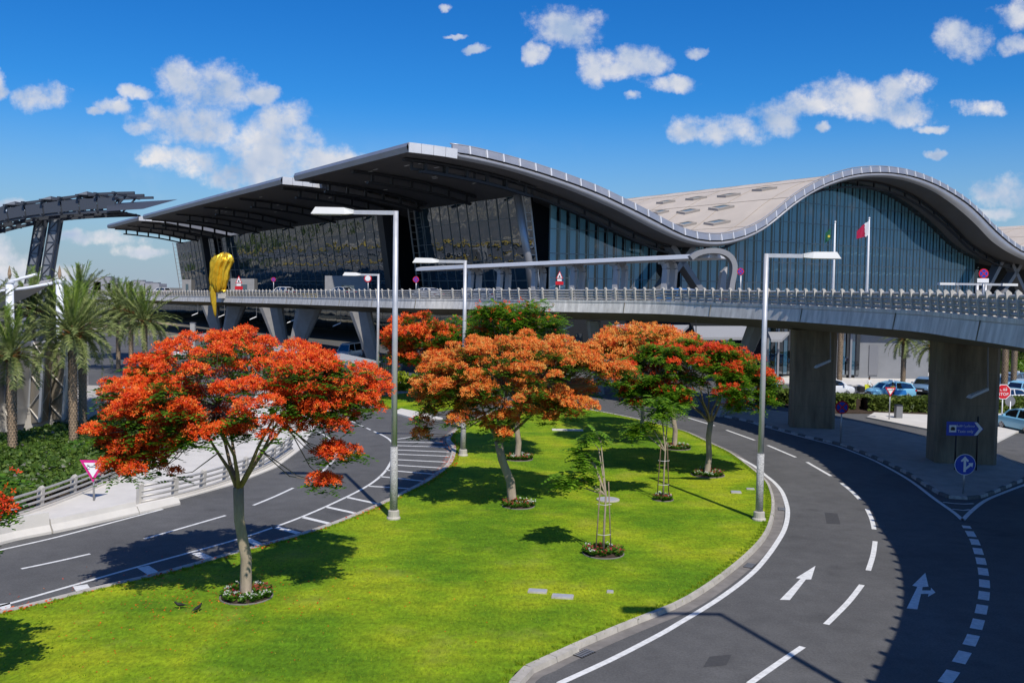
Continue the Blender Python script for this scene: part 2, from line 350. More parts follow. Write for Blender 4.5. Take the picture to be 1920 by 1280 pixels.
o = MB().poly([(-4000, -300, -.06), (4000, -300, -.06), (4000, 5200, -.06), (-4000, 5200, -.06)]).build('ground', m_ground); struct(o)
o = MB().poly([(-48, -12, 0), (75, -12, 0), (75, 150, 0), (-85, 190, 0), (-90, 120, 0), (-48, 60, 0)]).build('road', m_asph); struct(o)

# ---- lawn island between the two roads
KR = [(1020, 1248), (1112, 1205), (1200, 1168), (1272, 1139), (1325, 1108), (1380, 1067), (1420, 1030), (1441, 1002), (1451, 972), (1453, 945), (1449, 925),
      (1437, 903), (1400, 872), (1369, 850), (1337, 835), (1306, 820), (1275, 808), (1181, 785), (1087, 767), (1049, 760)]
KT = [(1000, 760), (930, 774), (875, 795)]
KL = [(841, 823), (850, 841), (848, 859), (839, 876), (821, 891), (797, 907), (760, 926), (700, 955), (594, 997), (445, 1040), (303, 1080), (175, 1110), (36, 1146), (-120, 1182)]
edge = [G(*p) for p in KR + KT + KL]
edge = [V((2.2, 21.3, 0)) + V((-2.2, -3.2, 0)) * 1.2, V((.2, 23.3, 0))] + edge
edge = spline(edge, .5)
lawn_pts = [p for p in edge] + [V((-26, 24, 0)), V((-26, 12, 0)), V((-4, 12, 0))]
lawn_in = offs(edge, -.17)            # lawn lies to the left of the walking direction
if True:
    o = MB()
    P = [V((p.x, p.y, .13)) for p in offs(edge, -.16)] + [V((-26, 24, .13)), V((-26, 12, .13)), V((-4, 12, .13))]
    o.poly(P); o = struct(o.build('lawn', m_lawn)); o['label'] = 'mown yellow-green lawn between the two curving roads'
lawn_kerb = thing('lawn_kerb', 'pale concrete kerb running round the lawn', 'kerb', edge[0])
st = edge[::2]
gap = .012
for a, b in zip(st[:-1], st[1:]):
    t = (b - a).normalized(); n = V((t.y, -t.x, 0))
    wdt = .16 if a.x > -2 and a.y < 72 and a.y > 0 and (a.x > 1.5 or a.y > 66) else .30
    p0, p1 = a + t * gap, b - t * gap
    q = MB().add([p0 - n * .16, p1 - n * .16, p1 + n * (wdt - .16), p0 + n * (wdt - .16), p0 - n * .16 + V((0, 0, .155)), p1 - n * .16 + V((0, 0, .155)), p1 + n * (wdt - .19) + V((0, 0, .15)), p0 + n * (wdt - .19) + V((0, 0, .15))],
                 [(4, 7, 6, 5), (3, 2, 6, 7), (0, 4, 5, 1), (0, 3, 7, 4), (1, 5, 6, 2)])
    q.build('kerb_stone', m_kerb, lawn_kerb)
# concrete gutter strip at the foot of the kerb
def ribbon(P, d0, d1, z):
    a, b = offs(P, d0), offs(P, d1); mb = MB(); vs = []
    for p, q in zip(a, b): vs += [(p.x, p.y, z), (q.x, q.y, z)]
    mb.add(vs, [(2 * i, 2 * i + 1, 2 * i + 3, 2 * i + 2) for i in range(len(P) - 1)]); return mb
m_gut = mat('gutter_concrete', (.19, .175, .16), .9, var=.2, vscale=2)
struct(ribbon(edge, -.02, .42, .004).build('gutter', m_gut))
m_dirt = mat('leaf_litter', (.16, .075, .045), .95, var=.4, vscale=3)

# ---- painted lines
marks = thing('road_marking', 'white painted lane lines and arrows on the asphalt', 'road marking', (5, 30, .008))
def line(px, wd, z=.008, name='lane_line', dash=None, m=None):
    P = spline([G(*p) for p in px], .5)
    return ribbon(P, -wd / 2, wd / 2, z).build(name, m or m_paint, marks)
sE = 680 / 1920
zz = lambda L_: [(1240 + x * sE, 880 + y * sE) for x, y in L_]
Ei = [(0, 868), (90, 815), (200, 750), (310, 680), (420, 600), (500, 530), (560, 460), (610, 390), (650, 320), (668, 250), (665, 190), (640, 120), (600, 70), (545, 25)]
line([(1048, 1281), (1150, 1234)] + zz(Ei)[0:] + [(1412, 872), (1372, 851)], .20)
line([(1372, 851), (1340, 836), (1300, 820), (1240, 803), (1150, 784), (1070, 770)], .14)
for d in ([(1405, 1281), (1455, 1246), (1505, 1212)], [(1549, 1170), (1590, 1129), (1616, 1096)], [(1628, 1069), (1637, 1040), (1641, 1013)], [(1639, 992), (1634, 972), (1625, 953)],
          [(1612, 936), (1596, 920), (1577, 905)], [(1558, 892), (1513, 866)], [(1492, 857), (1438, 834)], [(1415, 825), (1362, 806)], [(1340, 798), (1290, 783)]):
    line(d, .19)
Rm = [(1612, 297), (1638, 340), (1660, 383), (1677, 432), (1692, 483), (1704, 540), (1711, 604), (1708, 668), (1695, 740), (1673, 820), (1640, 905), (1590, 995), (1525, 1095)]
Rw = [G(*p) for p in zz(Rm)] + [G(1745, 1310), G(1705, 1345)]
Rs = spline(Rw, .1)
for c in Rw[:-1]:
    i = min(range(len(Rs)), key=lambda k: (Rs[k] - c).length); a = Rs[max(i - 5, 0):i + 6]
    if len(a) > 2: ribbon(a, -.17, .17, .008).build('lane_line', m_paint, marks)
line([(1340, 775), (1400, 790), (1442, 802), (1504, 819), (1566, 835), (1600, 847), (1645, 866), (1704, 899), (1751, 934), (1788, 960), (1805, 975)], .2)
line([(1805, 975), (1819, 960), (1846, 939), (1880, 924), (1920, 909), (1990, 884)], .2)
line([(1768, 941), (1800, 944.5), (1830, 943.5)], .13); line([(1786, 954), (1803, 956.5), (1819, 955)], .13)
def flat(px, name='arrow', z=.0085): return MB().poly([G(x, y, z) for x, y in px]).build(name, m_paint, marks)
flat([(1529, 1060), (1521, 1085.5), (1511, 1085.5), (1481, 1124), (1462, 1123.6), (1501, 1084), (1492, 1083)])
flat([(1735, 1073), (1741, 1099), (1730, 1099.5), (1729, 1106), (1745, 1106), (1746, 1101), (1754, 1110), (1740, 1118), (1741, 1112.5), (1727, 1112.5), (1720, 1141.5), (1700, 1139.6), (1720, 1099.4), (1710.6, 1097)])
# left road
line([(-60, 1046), (0, 1031), (109, 1006), (230, 974), (310, 953)], .14)
line([(-90, 1158), (0, 1136), (147, 1094), (270, 1059), (365, 1033), (460, 1006), (560, 971), (640, 936), (690, 910), (718, 888), (732, 868), (739, 850), (738, 834), (728, 822), (712, 813)], .15)
for d in ([(40, 1066), (107, 1052), (173, 1037)], [(270, 1010), (347, 988), (423, 966)], [(475, 947), (514, 931), (553, 913)], [(578, 899), (600, 886), (614, 875), (627, 860), (631, 848), (627, 833), (611, 817), (583, 801)], [(565, 838), (578, 828)]):
    line(d, .15)
for k in range(5):
    a = (645 + k * 14, 783 + k * 6.4); line([a, (a[0] + 8, a[1] + 3.6)], .15)
for a, b, wd in (((0, 1132), (4, 1152), .55), ((150, 1097), (164, 1116), .45), ((268, 1062), (300, 1083), .42), ((367, 1036), (404, 1052), .38), ((461, 1009), (496, 1026), .34), ((514, 987), (566, 1001), .3),
             ((567, 969), (625, 983), .26), ((612, 950), (676, 964), .24), ((651, 932), (712, 945), .22), ((690, 911), (772, 916), .2), ((712, 893), (799, 902), .2), ((724, 881), (819, 889), .2), ((732, 871), (829, 877), .2),
             ((736, 861), (836, 866), .2), ((739, 851), (841, 855), .2), ((739, 843), (842, 847), .2), ((739, 835), (841, 838), .2), ((735, 828), (834, 830), .2), ((745, 823), (773, 819), .16)):
    line([a, b], wd, name='hatch_bar')

# ---- paved island under the elevated road, black and white kerb
IS = [(1330, 777), (1380, 786), (1429, 797), (1504, 818), (1566, 832), (1600, 843), (1655, 866), (1704, 891), (1734, 911), (1765, 929), (1786, 935), (1824, 936), (1846, 931), (1872, 921), (1920, 901), (1990, 876)]
IB = [(1990, 905), (1920, 878), (1894, 867), (1863, 853), (1758, 828), (1700, 816), (1600, 792), (1562, 787), (1483, 776), (1400, 768)]
isl = spline([G(*p) for p in IS], .45)
isb = [G(*p) for p in IB[1:]]
o = MB().slab(offs(isl, -.12) + isb, -.02, .13).build('paved_island', m_pave); struct(o)
kp = isl[::2]
for i, (a, b) in enumerate(zip(kp[:-1], kp[1:])):
    t = (b - a).normalized(); n = V((t.y, -t.x, 0)); p0, p1 = a + t * .01, b - t * .01
    MB().add([p0 - n * .13, p1 - n * .13, p1 + n * .05, p0 + n * .05, p0 - n * .13 + V((0, 0, .15)), p1 - n * .13 + V((0, 0, .15)), p1 + n * .02 + V((0, 0, .15)), p0 + n * .02 + V((0, 0, .15))],
             [(4, 7, 6, 5), (3, 2, 6, 7), (0, 4, 5, 1), (0, 3, 7, 4), (1, 5, 6, 2)]).build('kerb_stone', m_kblk if i % 2 else m_kwht, o)
kb = resample(isb, 1.0)
for a, b in zip(kb[:-1], kb[1:]):
    t = (b - a).normalized(); n = V((t.y, -t.x, 0)); p0, p1 = a + t * .01, b - t * .01
    MB().add([p0 - n * .0, p1, p1 + n * .15, p0 + n * .15] + [q + V((0, 0, .15)) for q in (p0, p1, p1 + n * .15, p0 + n * .15)], [(4, 7, 6, 5), (3, 2, 6, 7), (0, 4, 5, 1), (0, 3, 7, 4), (1, 5, 6, 2)]).build('kerb_stone', m_kerb, o)

# ---- traffic island and verge beyond, by the taxi rank
o = struct(MB().slab([G(*p) for p in [(1625, 784), (1690, 797), (1762, 811), (1870, 830), (1905, 812), (1990, 795), (1990, 772), (1870, 772), (1760, 780), (1640, 775)]], -.02, .13).build('traffic_island', m_concl))
o = struct(MB().slab([G(*p) for p in [(1425, 757), (1560, 775), (1640, 775.5), (1760, 780.5), (1990, 773), (1990, 757), (1760, 761), (1600, 758), (1425, 745)]], -.02, .14).build('verge', m_soil))
o = struct(MB().slab([G(*p) for p in [(1425, 718), (1560, 722), (1760, 730), (2050, 735), (2050, 700), (1740, 700), (1425, 700)]], -.02, .12).build('pavement', m_concl))

# ---- second lawn with its path
o = struct(MB().slab([G(*p) for p in [(684, 757), (730, 766), (790, 776), (860, 766), (930, 748), (900, 735), (770, 738), (700, 745)]], -.02, .12).build('lawn', m_lawn))
o['label'] = 'small far lawn beside the bus shelters'
o = struct(MB().slab([G(*p) for p in [(735, 775), (790, 790), (830, 786), (800, 777), (752, 768)]], -.02, .125).build('path', m_concl))
o = struct(MB().slab([G(*p) for p in [(640, 742), (684, 757), (700, 745), (770, 738), (900, 735), (920, 722), (760, 716), (640, 712)]], -.02, .11).build('pavement', m_pave))

# ---- left: pale concrete ramp
o = MB().slab([G(*p) for p in [(-80, 1040), (18, 1005), (120, 985), (310, 944), (440, 908), (520, 876), (568, 840), (590, 800), (560, 770), (470, 764), (390, 800), (300, 858), (180, 916), (0, 984), (-80, 1010)]], -.02, .06).build('concrete_ramp', m_concl); struct(o)
o = MB().slab([G(*p) for p in [(590, 800), (560, 770), (470, 764), (480, 735), (560, 720), (640, 725), (650, 750), (640, 770)]], -.02, .03).build('concrete_ramp', m_concl); struct(o)
o = MB().slab([G(*p) for p in [(-140, 1012), (0, 984), (180, 916), (300, 858), (390, 800), (420, 770), (330, 745), (200, 790), (0, 830), (-160, 850)]], -.02, .12).build('planting_bed', m_soil); struct(o)
# drain gratings at the gutter, patched asphalt
for i in (18, 40, 60):
    a, b = edge[i], edge[i + 1]; t = (b - a).normalized(); n = V((t.y, -t.x, 0)); c = a + n * .3 + V((0, 0, .012))
    T = thing('drain_grating', ['nearest drain grating in the right gutter', 'drain grating in the right gutter below the lamp post', 'drain grating in the right gutter near the lamp post'][len([o for o in sc.objects if o.name.startswith('drain_grating')])], 'drain', c, 'drain gratings in the gutter')
    R = Matrix.Rotation(math.atan2(t.y, t.x), 3, 'Z'); MB().box(c, (.62, .34, .012), R).build('frame', m_black, T)
    for k in range(6): MB().box(c + R @ V((-.25 + k * .1, 0, .008)), (.05, .3, .012), R).build('bar', m_steel, T)
m_patch = mat('asphalt_patch', (.055, .055, .056), .85, var=.2, vscale=8)
for pts in ([(1330, 1230), (1372, 1226), (1362, 1246), (1318, 1250)], [(620, 890), (650, 888), (636, 905), (604, 908)], [(1546, 960), (1570, 962), (1576, 982), (1550, 981)]):
    o = struct(MB().poly([G(x, y, .0042) for x, y in pts]).build('asphalt_patch', m_patch))


# ================================================================== ELEVATED ROAD
m_via = mat('viaduct_concrete', (.42, .405, .38), .85, var=.16, vscale=.5, bump=.1, bscale=10, stretch=(1, 1, .25))
m_pier = mat('pier_concrete', (.205, .165, .11), .9, var=.38, vscale=1.1, bump=.1, bscale=10, stretch=(1.3, 1.3, .22), detail=9)
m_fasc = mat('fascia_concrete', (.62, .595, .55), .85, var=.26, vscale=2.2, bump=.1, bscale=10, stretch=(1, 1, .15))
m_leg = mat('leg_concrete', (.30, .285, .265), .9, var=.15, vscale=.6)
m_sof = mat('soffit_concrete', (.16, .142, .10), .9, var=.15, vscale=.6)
m_post = mat('post_concrete', (.50, .47, .42), .85, var=.15, vscale=2.5)
EV = [V((-316, 536, 7.4)), V((-261, 452, 7.4)), V((-208, 372, 7.4)), AT(60, 553, 290), AT(190, 554, 240), AT(345, 556, 193), AT(520, 558, 149), AT(740, 562, 112), AT(870, 563, 103), AT(980, 564.5, 92), AT(1110, 566, 86), AT(1240, 567.5, 80), AT(1340, 571, 73.5), AT(1500, 577, 64), AT(1704, 587, 51.5), AT(1807, 596, 44), AT(1920, 606, 37.2),
      V((19.1, 33, 9.02)), V((18.2, 29, 9.02)), V((16.9, 25, 9.02)), V((15.2, 21, 9.02)), V((13.1, 17.2, 9.02)), V((10.7, 13, 9.02)), V((7.6, 8.5, 9.02)), V((4.1, 3.4, 9.02)), V((0, -.9, 9.02)), V((-7, -4.5, 9.02)), V((-18, -7, 9.02))]
ev = spline(EV, 1.0)
WV = 12.0
via = thing('elevated_road', 'long curved concrete viaduct with closely spaced railing posts', 'viaduct', (20, 60, 0))
def sweep(P, prof, name, m, parent, smooth=False):
    mb = MB(); k = len(prof)
    for i, p in enumerate(P):
        t = P[min(i + 1, len(P) - 1)] - P[max(i - 1, 0)]; t.z = 0; t.normalize(); n = V((-t.y, t.x, 0))
        mb.v += [p + n * a + V((0, 0, b)) for a, b in prof]
    for i in range(len(P) - 1):
        for j in range(k):
            q = (j + 1) % k; mb.f.append((i * k + j, i * k + q, (i + 1) * k + q, (i + 1) * k + j))
    mb.f.append(tuple(range(k))); mb.f.append(tuple((len(P) - 1) * k + j for j in reversed(range(k))))
    return mb.build(name, m, parent, smooth)
sweep(ev, [(0, 0), (0, -.12), (WV, -.12), (WV, 0)], 'deck', m_via, via)
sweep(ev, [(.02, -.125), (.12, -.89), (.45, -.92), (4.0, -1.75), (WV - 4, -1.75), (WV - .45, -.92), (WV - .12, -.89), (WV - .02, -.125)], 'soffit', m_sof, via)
sweep(ev, [(-.005, -.1), (-.16, -.95), (.5, -.975), (.5, -.1)], 'fascia', m_fasc, via)
sweep(ev, [(.55, .004), (.55, .02), (WV - .55, .02), (WV - .55, .004)], 'carriageway', m_asph, via)
sweep(ev, [(-.03, -.05), (-.03, .16), (.42, .16), (.42, -.05)], 'kerb', m_fasc, via)
# railing: leaning posts and four round rails
PROF = [(-.10, 0), (-.20, .6), (-.27, 1.08), (-.19, 1.18), (-.04, 1.06), (.06, .55), (.18, 0)]
pm = MB()
for yy in (-.085, .085):
    pm.v += [V((a, yy, z)) for a, z in PROF]
k = len(PROF); pm.f += [tuple(range(k)), tuple(range(2 * k - 1, k - 1, -1))] + [(j, k + j, k + (j + 1) % k, (j + 1) % k) for j in range(k)]
post_me = pm.mesh('railing_post', m_post)
def posts(P, z, flip=False, scale=1.0):
    for p, t in P:
        o = bpy.data.objects.new('railing_post', post_me); COL.objects.link(o); o.parent = via
        n = V((-t.y, t.x, 0)) * (-1 if flip else 1)
        o.matrix_local = Matrix.Translation(p - WLOC[via] + V((0, 0, z))) @ Matrix(((n.x, -n.y, 0, 0), (n.y, n.x, 0, 0), (0, 0, 1, 0), (0, 0, 0, 1))) @ Matrix.Scale(scale, 4)
def stations(P, d0, step_fn):
    out = []; acc = 0; nxt = 0
    for a, b in zip(P[:-1], P[1:]):
        l = (b - a).length; t = (b - a).copy(); t.z = 0; t.normalize()
        while nxt <= acc + l:
            out.append((a + (b - a) * ((nxt - acc) / l), t)); nxt += step_fn(a)
        acc += l
    return out
near = offs(ev, -.18)
vis = [p for p in near if p.y > 8 and p.x > -120]
posts(stations(vis, 0, lambda p: 1.75 if p.y > 87.5 else 1.12), .14)
farside = offs(ev, -WV + .2)
visf = [p for p in farside if 18 < p.y < 90]
posts(stations(visf, 0, lambda p: 1.5), .0, True)
m_rail = mat('rail_steel', (.46, .44, .41), .45, .35, var=.1, vscale=3)
for off_, z in ((.02, .17), (.0, .41), (-.03, .65), (-.06, .90)):
    MB().tube([p + V((0, 0, z + .14)) for p in offs([q for q in ev if q.y > 6], -.18 - off_)][::2], .100, 8).build('rail', m_rail, via, True)
for z in (.4, .7, .98):
    MB().tube([p + V((0, 0, z)) for p in visf][::2], .055, 6).build('rail', m_rail, via, True)
# straight piers on the right
def pier(px, py, wdt, thk, ztop, ang):
    c = G(px, py); R = Matrix.Rotation(ang, 3, 'Z'); hw, ht, ch = wdt / 2, thk / 2, .25
    pl = [(-hw + ch, -ht), (hw - ch, -ht), (hw, -ht + ch), (hw, ht - ch), (hw - ch, ht), (-hw + ch, ht), (-hw, ht - ch), (-hw, -ht + ch)]
    c = c + R @ V((0, ht, 0)); lifts = 4; pr_ = None
    for i in range(lifts):
        z0, z1 = -.1 + (ztop + .1) * i / lifts, -.1 + (ztop + .1) * (i + 1) / lifts - .025
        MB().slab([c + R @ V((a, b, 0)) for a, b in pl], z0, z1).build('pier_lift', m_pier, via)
    MB().slab([c + R @ V((a * .985, b * .985, 0)) for a, b in pl], 0, ztop - .03).build('pier_joint', m_sof, via)
    MB().slab([c + R @ V((a * .8, b * .5, 0)) for a, b in pl], ztop - .03, ztop + .2).build('bearing', m_black, via)
pier(1812, 874, 3.5, 2.2, 7.35, rad(-8)); pier(1523, 806, 3.2, 2.2, 7.42, rad(-12))
# raking V legs on the left
def leg(top, zt, bot, w0, w1, th0=2.2, th1=1.5):
    """tapering flat leg, wider at the top"""
    mb = MB(); n = 6
    for i in range(n + 1):
        k_ = i / n; e = k_ ** 1.25; c = V((bot.x + (top.x - bot.x) * k_, bot.y + (top.y - bot.y) * k_, -.2 + (zt + .2) * k_)); ww = w1 + (w0 - w1) * e; tt = th1 + (th0 - th1) * k_
        d = V((top.x - bot.x, top.y - bot.y, 0)); d = d.normalized() if d.length > .01 else V((1, 0, 0)); nn = V((-d.y, d.x, 0)); c4 = .18
        for a, b in ((-.5 + c4, -.5), (.5 - c4, -.5), (.5, -.5 + c4), (.5, .5 - c4), (.5 - c4, .5), (-.5 + c4, .5), (-.5, .5 - c4), (-.5, -.5 + c4)):
            mb.v.append(c + d * a * ww + nn * b * tt)
    for i in range(n):
        for j in range(8):
            q = (j + 1) % 8; mb.f.append((i * 8 + j, i * 8 + q, (i + 1) * 8 + q, (i + 1) * 8 + j))
    mb.f.append(tuple(n * 8 + j for j in range(8)))
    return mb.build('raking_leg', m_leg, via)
def on(px, D_, z):
    p = AT(px, 600, D_); return V((p.x, p.y, z))
for (xt, xb, D_, zt, ww) in ((394, 412, 178, 6.4, 7), (444, 424, 176, 6.4, 8), (509, 531, 153, 6.7, 8.6), (580, 552, 145, 6.8, 9), (676, 706, 122, 7.0, 6.6), (773, 738, 116, 7.05, 7), (1112, 1128, 92, 7.2, 3.2), (1210, 1196, 88, 7.3, 3.2), (1418, 1352, 77, 7.35, 2.8)):
    a = on(xt, D_, 0); b = on(xb, D_, 0); leg(a, zt, b, ww * .42, ww * .24)
pl_ = [p for p in ev if p.x < -31]
m_och = mat('dry_planting', (.50, .36, .04), .95, var=.35, vscale=3)
sweep(pl_, [(.45, .0), (.45, .62), (2.6, .75), (2.6, .0)], 'planting_strip', m_och, via)
# expansion joints and drain pipes on the near face
for p, t in stations([q for q in ev if 30 < q.y < 200], 0, lambda q: 11.0):
    n = V((-t.y, t.x, 0)); MB().beam(p - n * .02 + V((0, 0, -.02)), p - n * .165 + V((0, 0, -.94)), .05, .05, t).build('joint', m_sof, via)


# ================================================================== TERMINAL
UX = V((-.5465, .8375, 0)); VX = V((.8375, .5465, 0))     # u: along the front to the left and away, v: along the side to the right and away
CC = AT(765, 277, 150.0); CC.z = 0
def B(s, t, z): return CC + VX * s + UX * t + V((0, 0, z))
def side(px, py, t=0.0):
    """point of the side elevation (plane t) seen at px, py -> (s, z)"""
    d = ray(px, py); o = V((0, 0, EYE)); P0 = CC + UX * t
    k = (P0 - o).dot(UX) / d.dot(UX); p = o + d * k
    return (p - P0).dot(VX), p.z
def front(px, py, s=0.0):
    d = ray(px, py); o = V((0, 0, EYE)); P0 = CC + VX * s
    k = (P0 - o).dot(VX) / d.dot(VX); p = o + d * k
    return (p - P0).dot(UX), p.z
z3 = lambda L_: [(740 + x / 3.658, 250 + y / 3.658) for x, y in L_]
z4 = lambda L_: [(1160 + x / 4.8, 300 + y / 4.8) for x, y in L_]
z5 = lambda L_: [(1400 + x / 3.692, 300 + y / 3.692) for x, y in L_]
TOPL = z3([(500, 133), (670, 172), (840, 215), (1000, 262), (1160, 315), (1320, 372), (1470, 432)]) + z4([(0, 375), (100, 420), (190, 465), (285, 512), (375, 560), (460, 605), (540, 648), (625, 685), (710, 705), (780, 717), (880, 722), (970, 718), (1050, 700), (1130, 678), (1200, 648), (1290, 607), (1355, 560), (1430, 497), (1500, 437), (1570, 375), (1645, 328), (1720, 280), (1800, 235)]) \
    + z5([(600, 135), (735, 95), (860, 80), (980, 80), (1100, 95), (1215, 125), (1330, 172), (1430, 228), (1535, 297), (1620, 375), (1715, 475), (1800, 553), (1880, 612), (1920, 635)])
BOTL = z3([(100, 130), (350, 160), (600, 208), (800, 255), (1000, 318), (1200, 385), (1400, 468), (1540, 530)]) + z4([(0, 455), (200, 560), (400, 660), (600, 745), (800, 780), (900, 780), (1000, 764), (1150, 720), (1290, 650), (1400, 570), (1500, 485), (1600, 402), (1700, 330), (1800, 275)]) \
    + z5([(600, 172), (700, 140), (800, 123), (920, 118), (1000, 122), (1100, 140), (1200, 172), (1300, 215), (1400, 280), (1500, 358), (1600, 450), (1700, 560), (1800, 630), (1920, 690)])
top_pts = sorted(side(*p) for p in TOPL); bot_pts = sorted(side(*p) for p in BOTL)
def interp(T, x):
    if x <= T[0][0]: a, b = T[0], T[1]
    elif x >= T[-1][0]: a, b = T[-2], T[-1]
    else:
        i = next(i for i in range(len(T) - 1) if T[i][0] <= x <= T[i + 1][0]); a, b = T[i], T[i + 1]
    return a[1] + (b[1] - a[1]) * (x - a[0]) / (b[0] - a[0] + 1e-9)
def smooth_tab(T, s0, s1, n, wdw):
    xs = [s0 + (s1 - s0) * i / n for i in range(n + 1)]; out = []
    for x in xs:
        acc = 0; ws = 0
        for j in range(-6, 7):
            xx = min(max(x + wdw * j / 6, T[0][0]), T[-1][0] + 40); k_ = math.exp(-(j / 3.2) ** 2); acc += k_ * interp(T, xx); ws += k_
        out.append((x, acc / ws))
    return out
S_END = top_pts[-1][0]
# the wave goes on beyond the frame: down into the next trough and up to a third crest
zt_end = top_pts[-1][1]; zb_end = bot_pts[-1][1]
CREST3 = 36.0
for k_ in range(1, 25):
    x = S_END + 4.0 * k_; ph = k_ / 24 * math.pi * 1.6
    dz = -1.8 * math.sin(min(ph, math.pi / 2) * 1.0) if ph < math.pi / 2 else -1.8 + (CREST3 - zt_end + 1.8) * (1 - math.cos((ph - math.pi / 2) / 1.1)) / 2
    top_pts.append((x, zt_end + dz))
    if x > bot_pts[-1][0]: bot_pts.append((x, zb_end + dz))
ZTOP = smooth_tab(top_pts, 4.0, S_END + 92, 150, 4.0)
ZBOT = smooth_tab(bot_pts, 0.0, S_END + 92, 150, 4.0)
def zt(s): return interp(ZTOP, s)
def zb(s): return interp(ZBOT, s)
m_roofm = mat('roof_membrane', (.52, .45, .375), .65, .0, var=.08, vscale=.12, spec=.35)
m_alu = mat('aluminium_cladding', (.40, .40, .415), .42, .55, var=.07, vscale=.3)
m_alul = mat('bright_aluminium', (.72, .72, .73), .5, .25, var=.04, vscale=.3)
m_alud = mat('grey_cladding', (.25, .25, .265), .5, .4, var=.08, vscale=.4)
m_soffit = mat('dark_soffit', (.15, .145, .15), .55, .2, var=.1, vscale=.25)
m_truss = mat('dark_steel', (.045, .046, .052), .5, .4)
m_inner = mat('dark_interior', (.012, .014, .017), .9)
term = thing('airport_terminal', 'huge airport terminal with wave-shaped roof and glass facades', 'terminal', B(60, 40, 0))
TL = 255.0                                     # length of the building along u
OV = 11.0                                      # side eave overhang
SG = 31.0                                      # front glass set back under the canopies
def sheet(grid, name, m, parent, smooth=True, flip=False):
    mb = MB(); r, c = len(grid), len(grid[0])
    for row in grid: mb.v += row
    for i in range(r - 1):
        for j in range(c - 1):
            f = (i * c + j, i * c + j + 1, (i + 1) * c + j + 1, (i + 1) * c + j); mb.f.append(f[::-1] if flip else f)
    return mb.build(name, m, parent, smooth)
def lin(a, b, n): return [a + (b - a) * i / n for i in range(n + 1)]
# main wave roof
ss = lin(8.0, S_END + 90, 150)
sheet([[B(s, t, zt(s) + .12) for s in ss] for t in (0.9, 40, 90, 140)], 'roof', m_roofm, term)
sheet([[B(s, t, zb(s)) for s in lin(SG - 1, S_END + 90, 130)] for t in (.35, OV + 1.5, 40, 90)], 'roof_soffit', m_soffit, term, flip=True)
# side fascia: rounded edge of bright cladding under a panelled parapet
fas = []
for s in lin(0, S_END + 90, 170):
    a, b = zb(s), max(zt(max(s, 7.5)) - .25, zb(s) + .5)
    if s < 8: b = a + 1.55
    fas.append((s, a, b))
grid = []
for q in range(7):
    th = q / 6; grid.append([B(s, .35 - .55 * math.sin(math.pi * th * .95) , a + (b - a) * th) for s, a, b in fas])
sheet(grid, 'side_fascia', m_alu, term)
par = []
s = 8.0; pk = 0
while s < S_END + 60:
    s2 = s + 3.3 / math.sqrt(1 + ((zt(s + 1) - zt(s)) ** 2)) ; g = .10
    z_a, z_b = zt(s + g), zt(s2 - g); hgt = 1.2
    MB().add([B(s + g, -.1, z_a - .1), B(s2 - g, -.1, z_b - .1), B(s2 - g, .15, z_b + hgt - .1), B(s + g, .15, z_a + hgt - .1), B(s + g, .5, z_a - .1), B(s2 - g, .5, z_b - .1), B(s2 - g, .55, z_b + hgt - .1), B(s + g, .55, z_a + hgt - .1)],
             [(0, 1, 2, 3), (5, 4, 7, 6), (3, 2, 6, 7), (0, 3, 7, 4), (1, 5, 6, 2)]).build('parapet_panel', m_alu, term)
    MB().beam(B(s2, -.16, zt(s2) - .15), B(s2, .1, zt(s2) + 1.18), .22, .2, UX).build('parapet_rib', m_alul, term)
    s = s2
MB().tube([B(s, .75, zt(s) + 1.3) for s in lin(8, S_END + 60, 120)], .12, 6).build('handrail', m_alu, term, True)
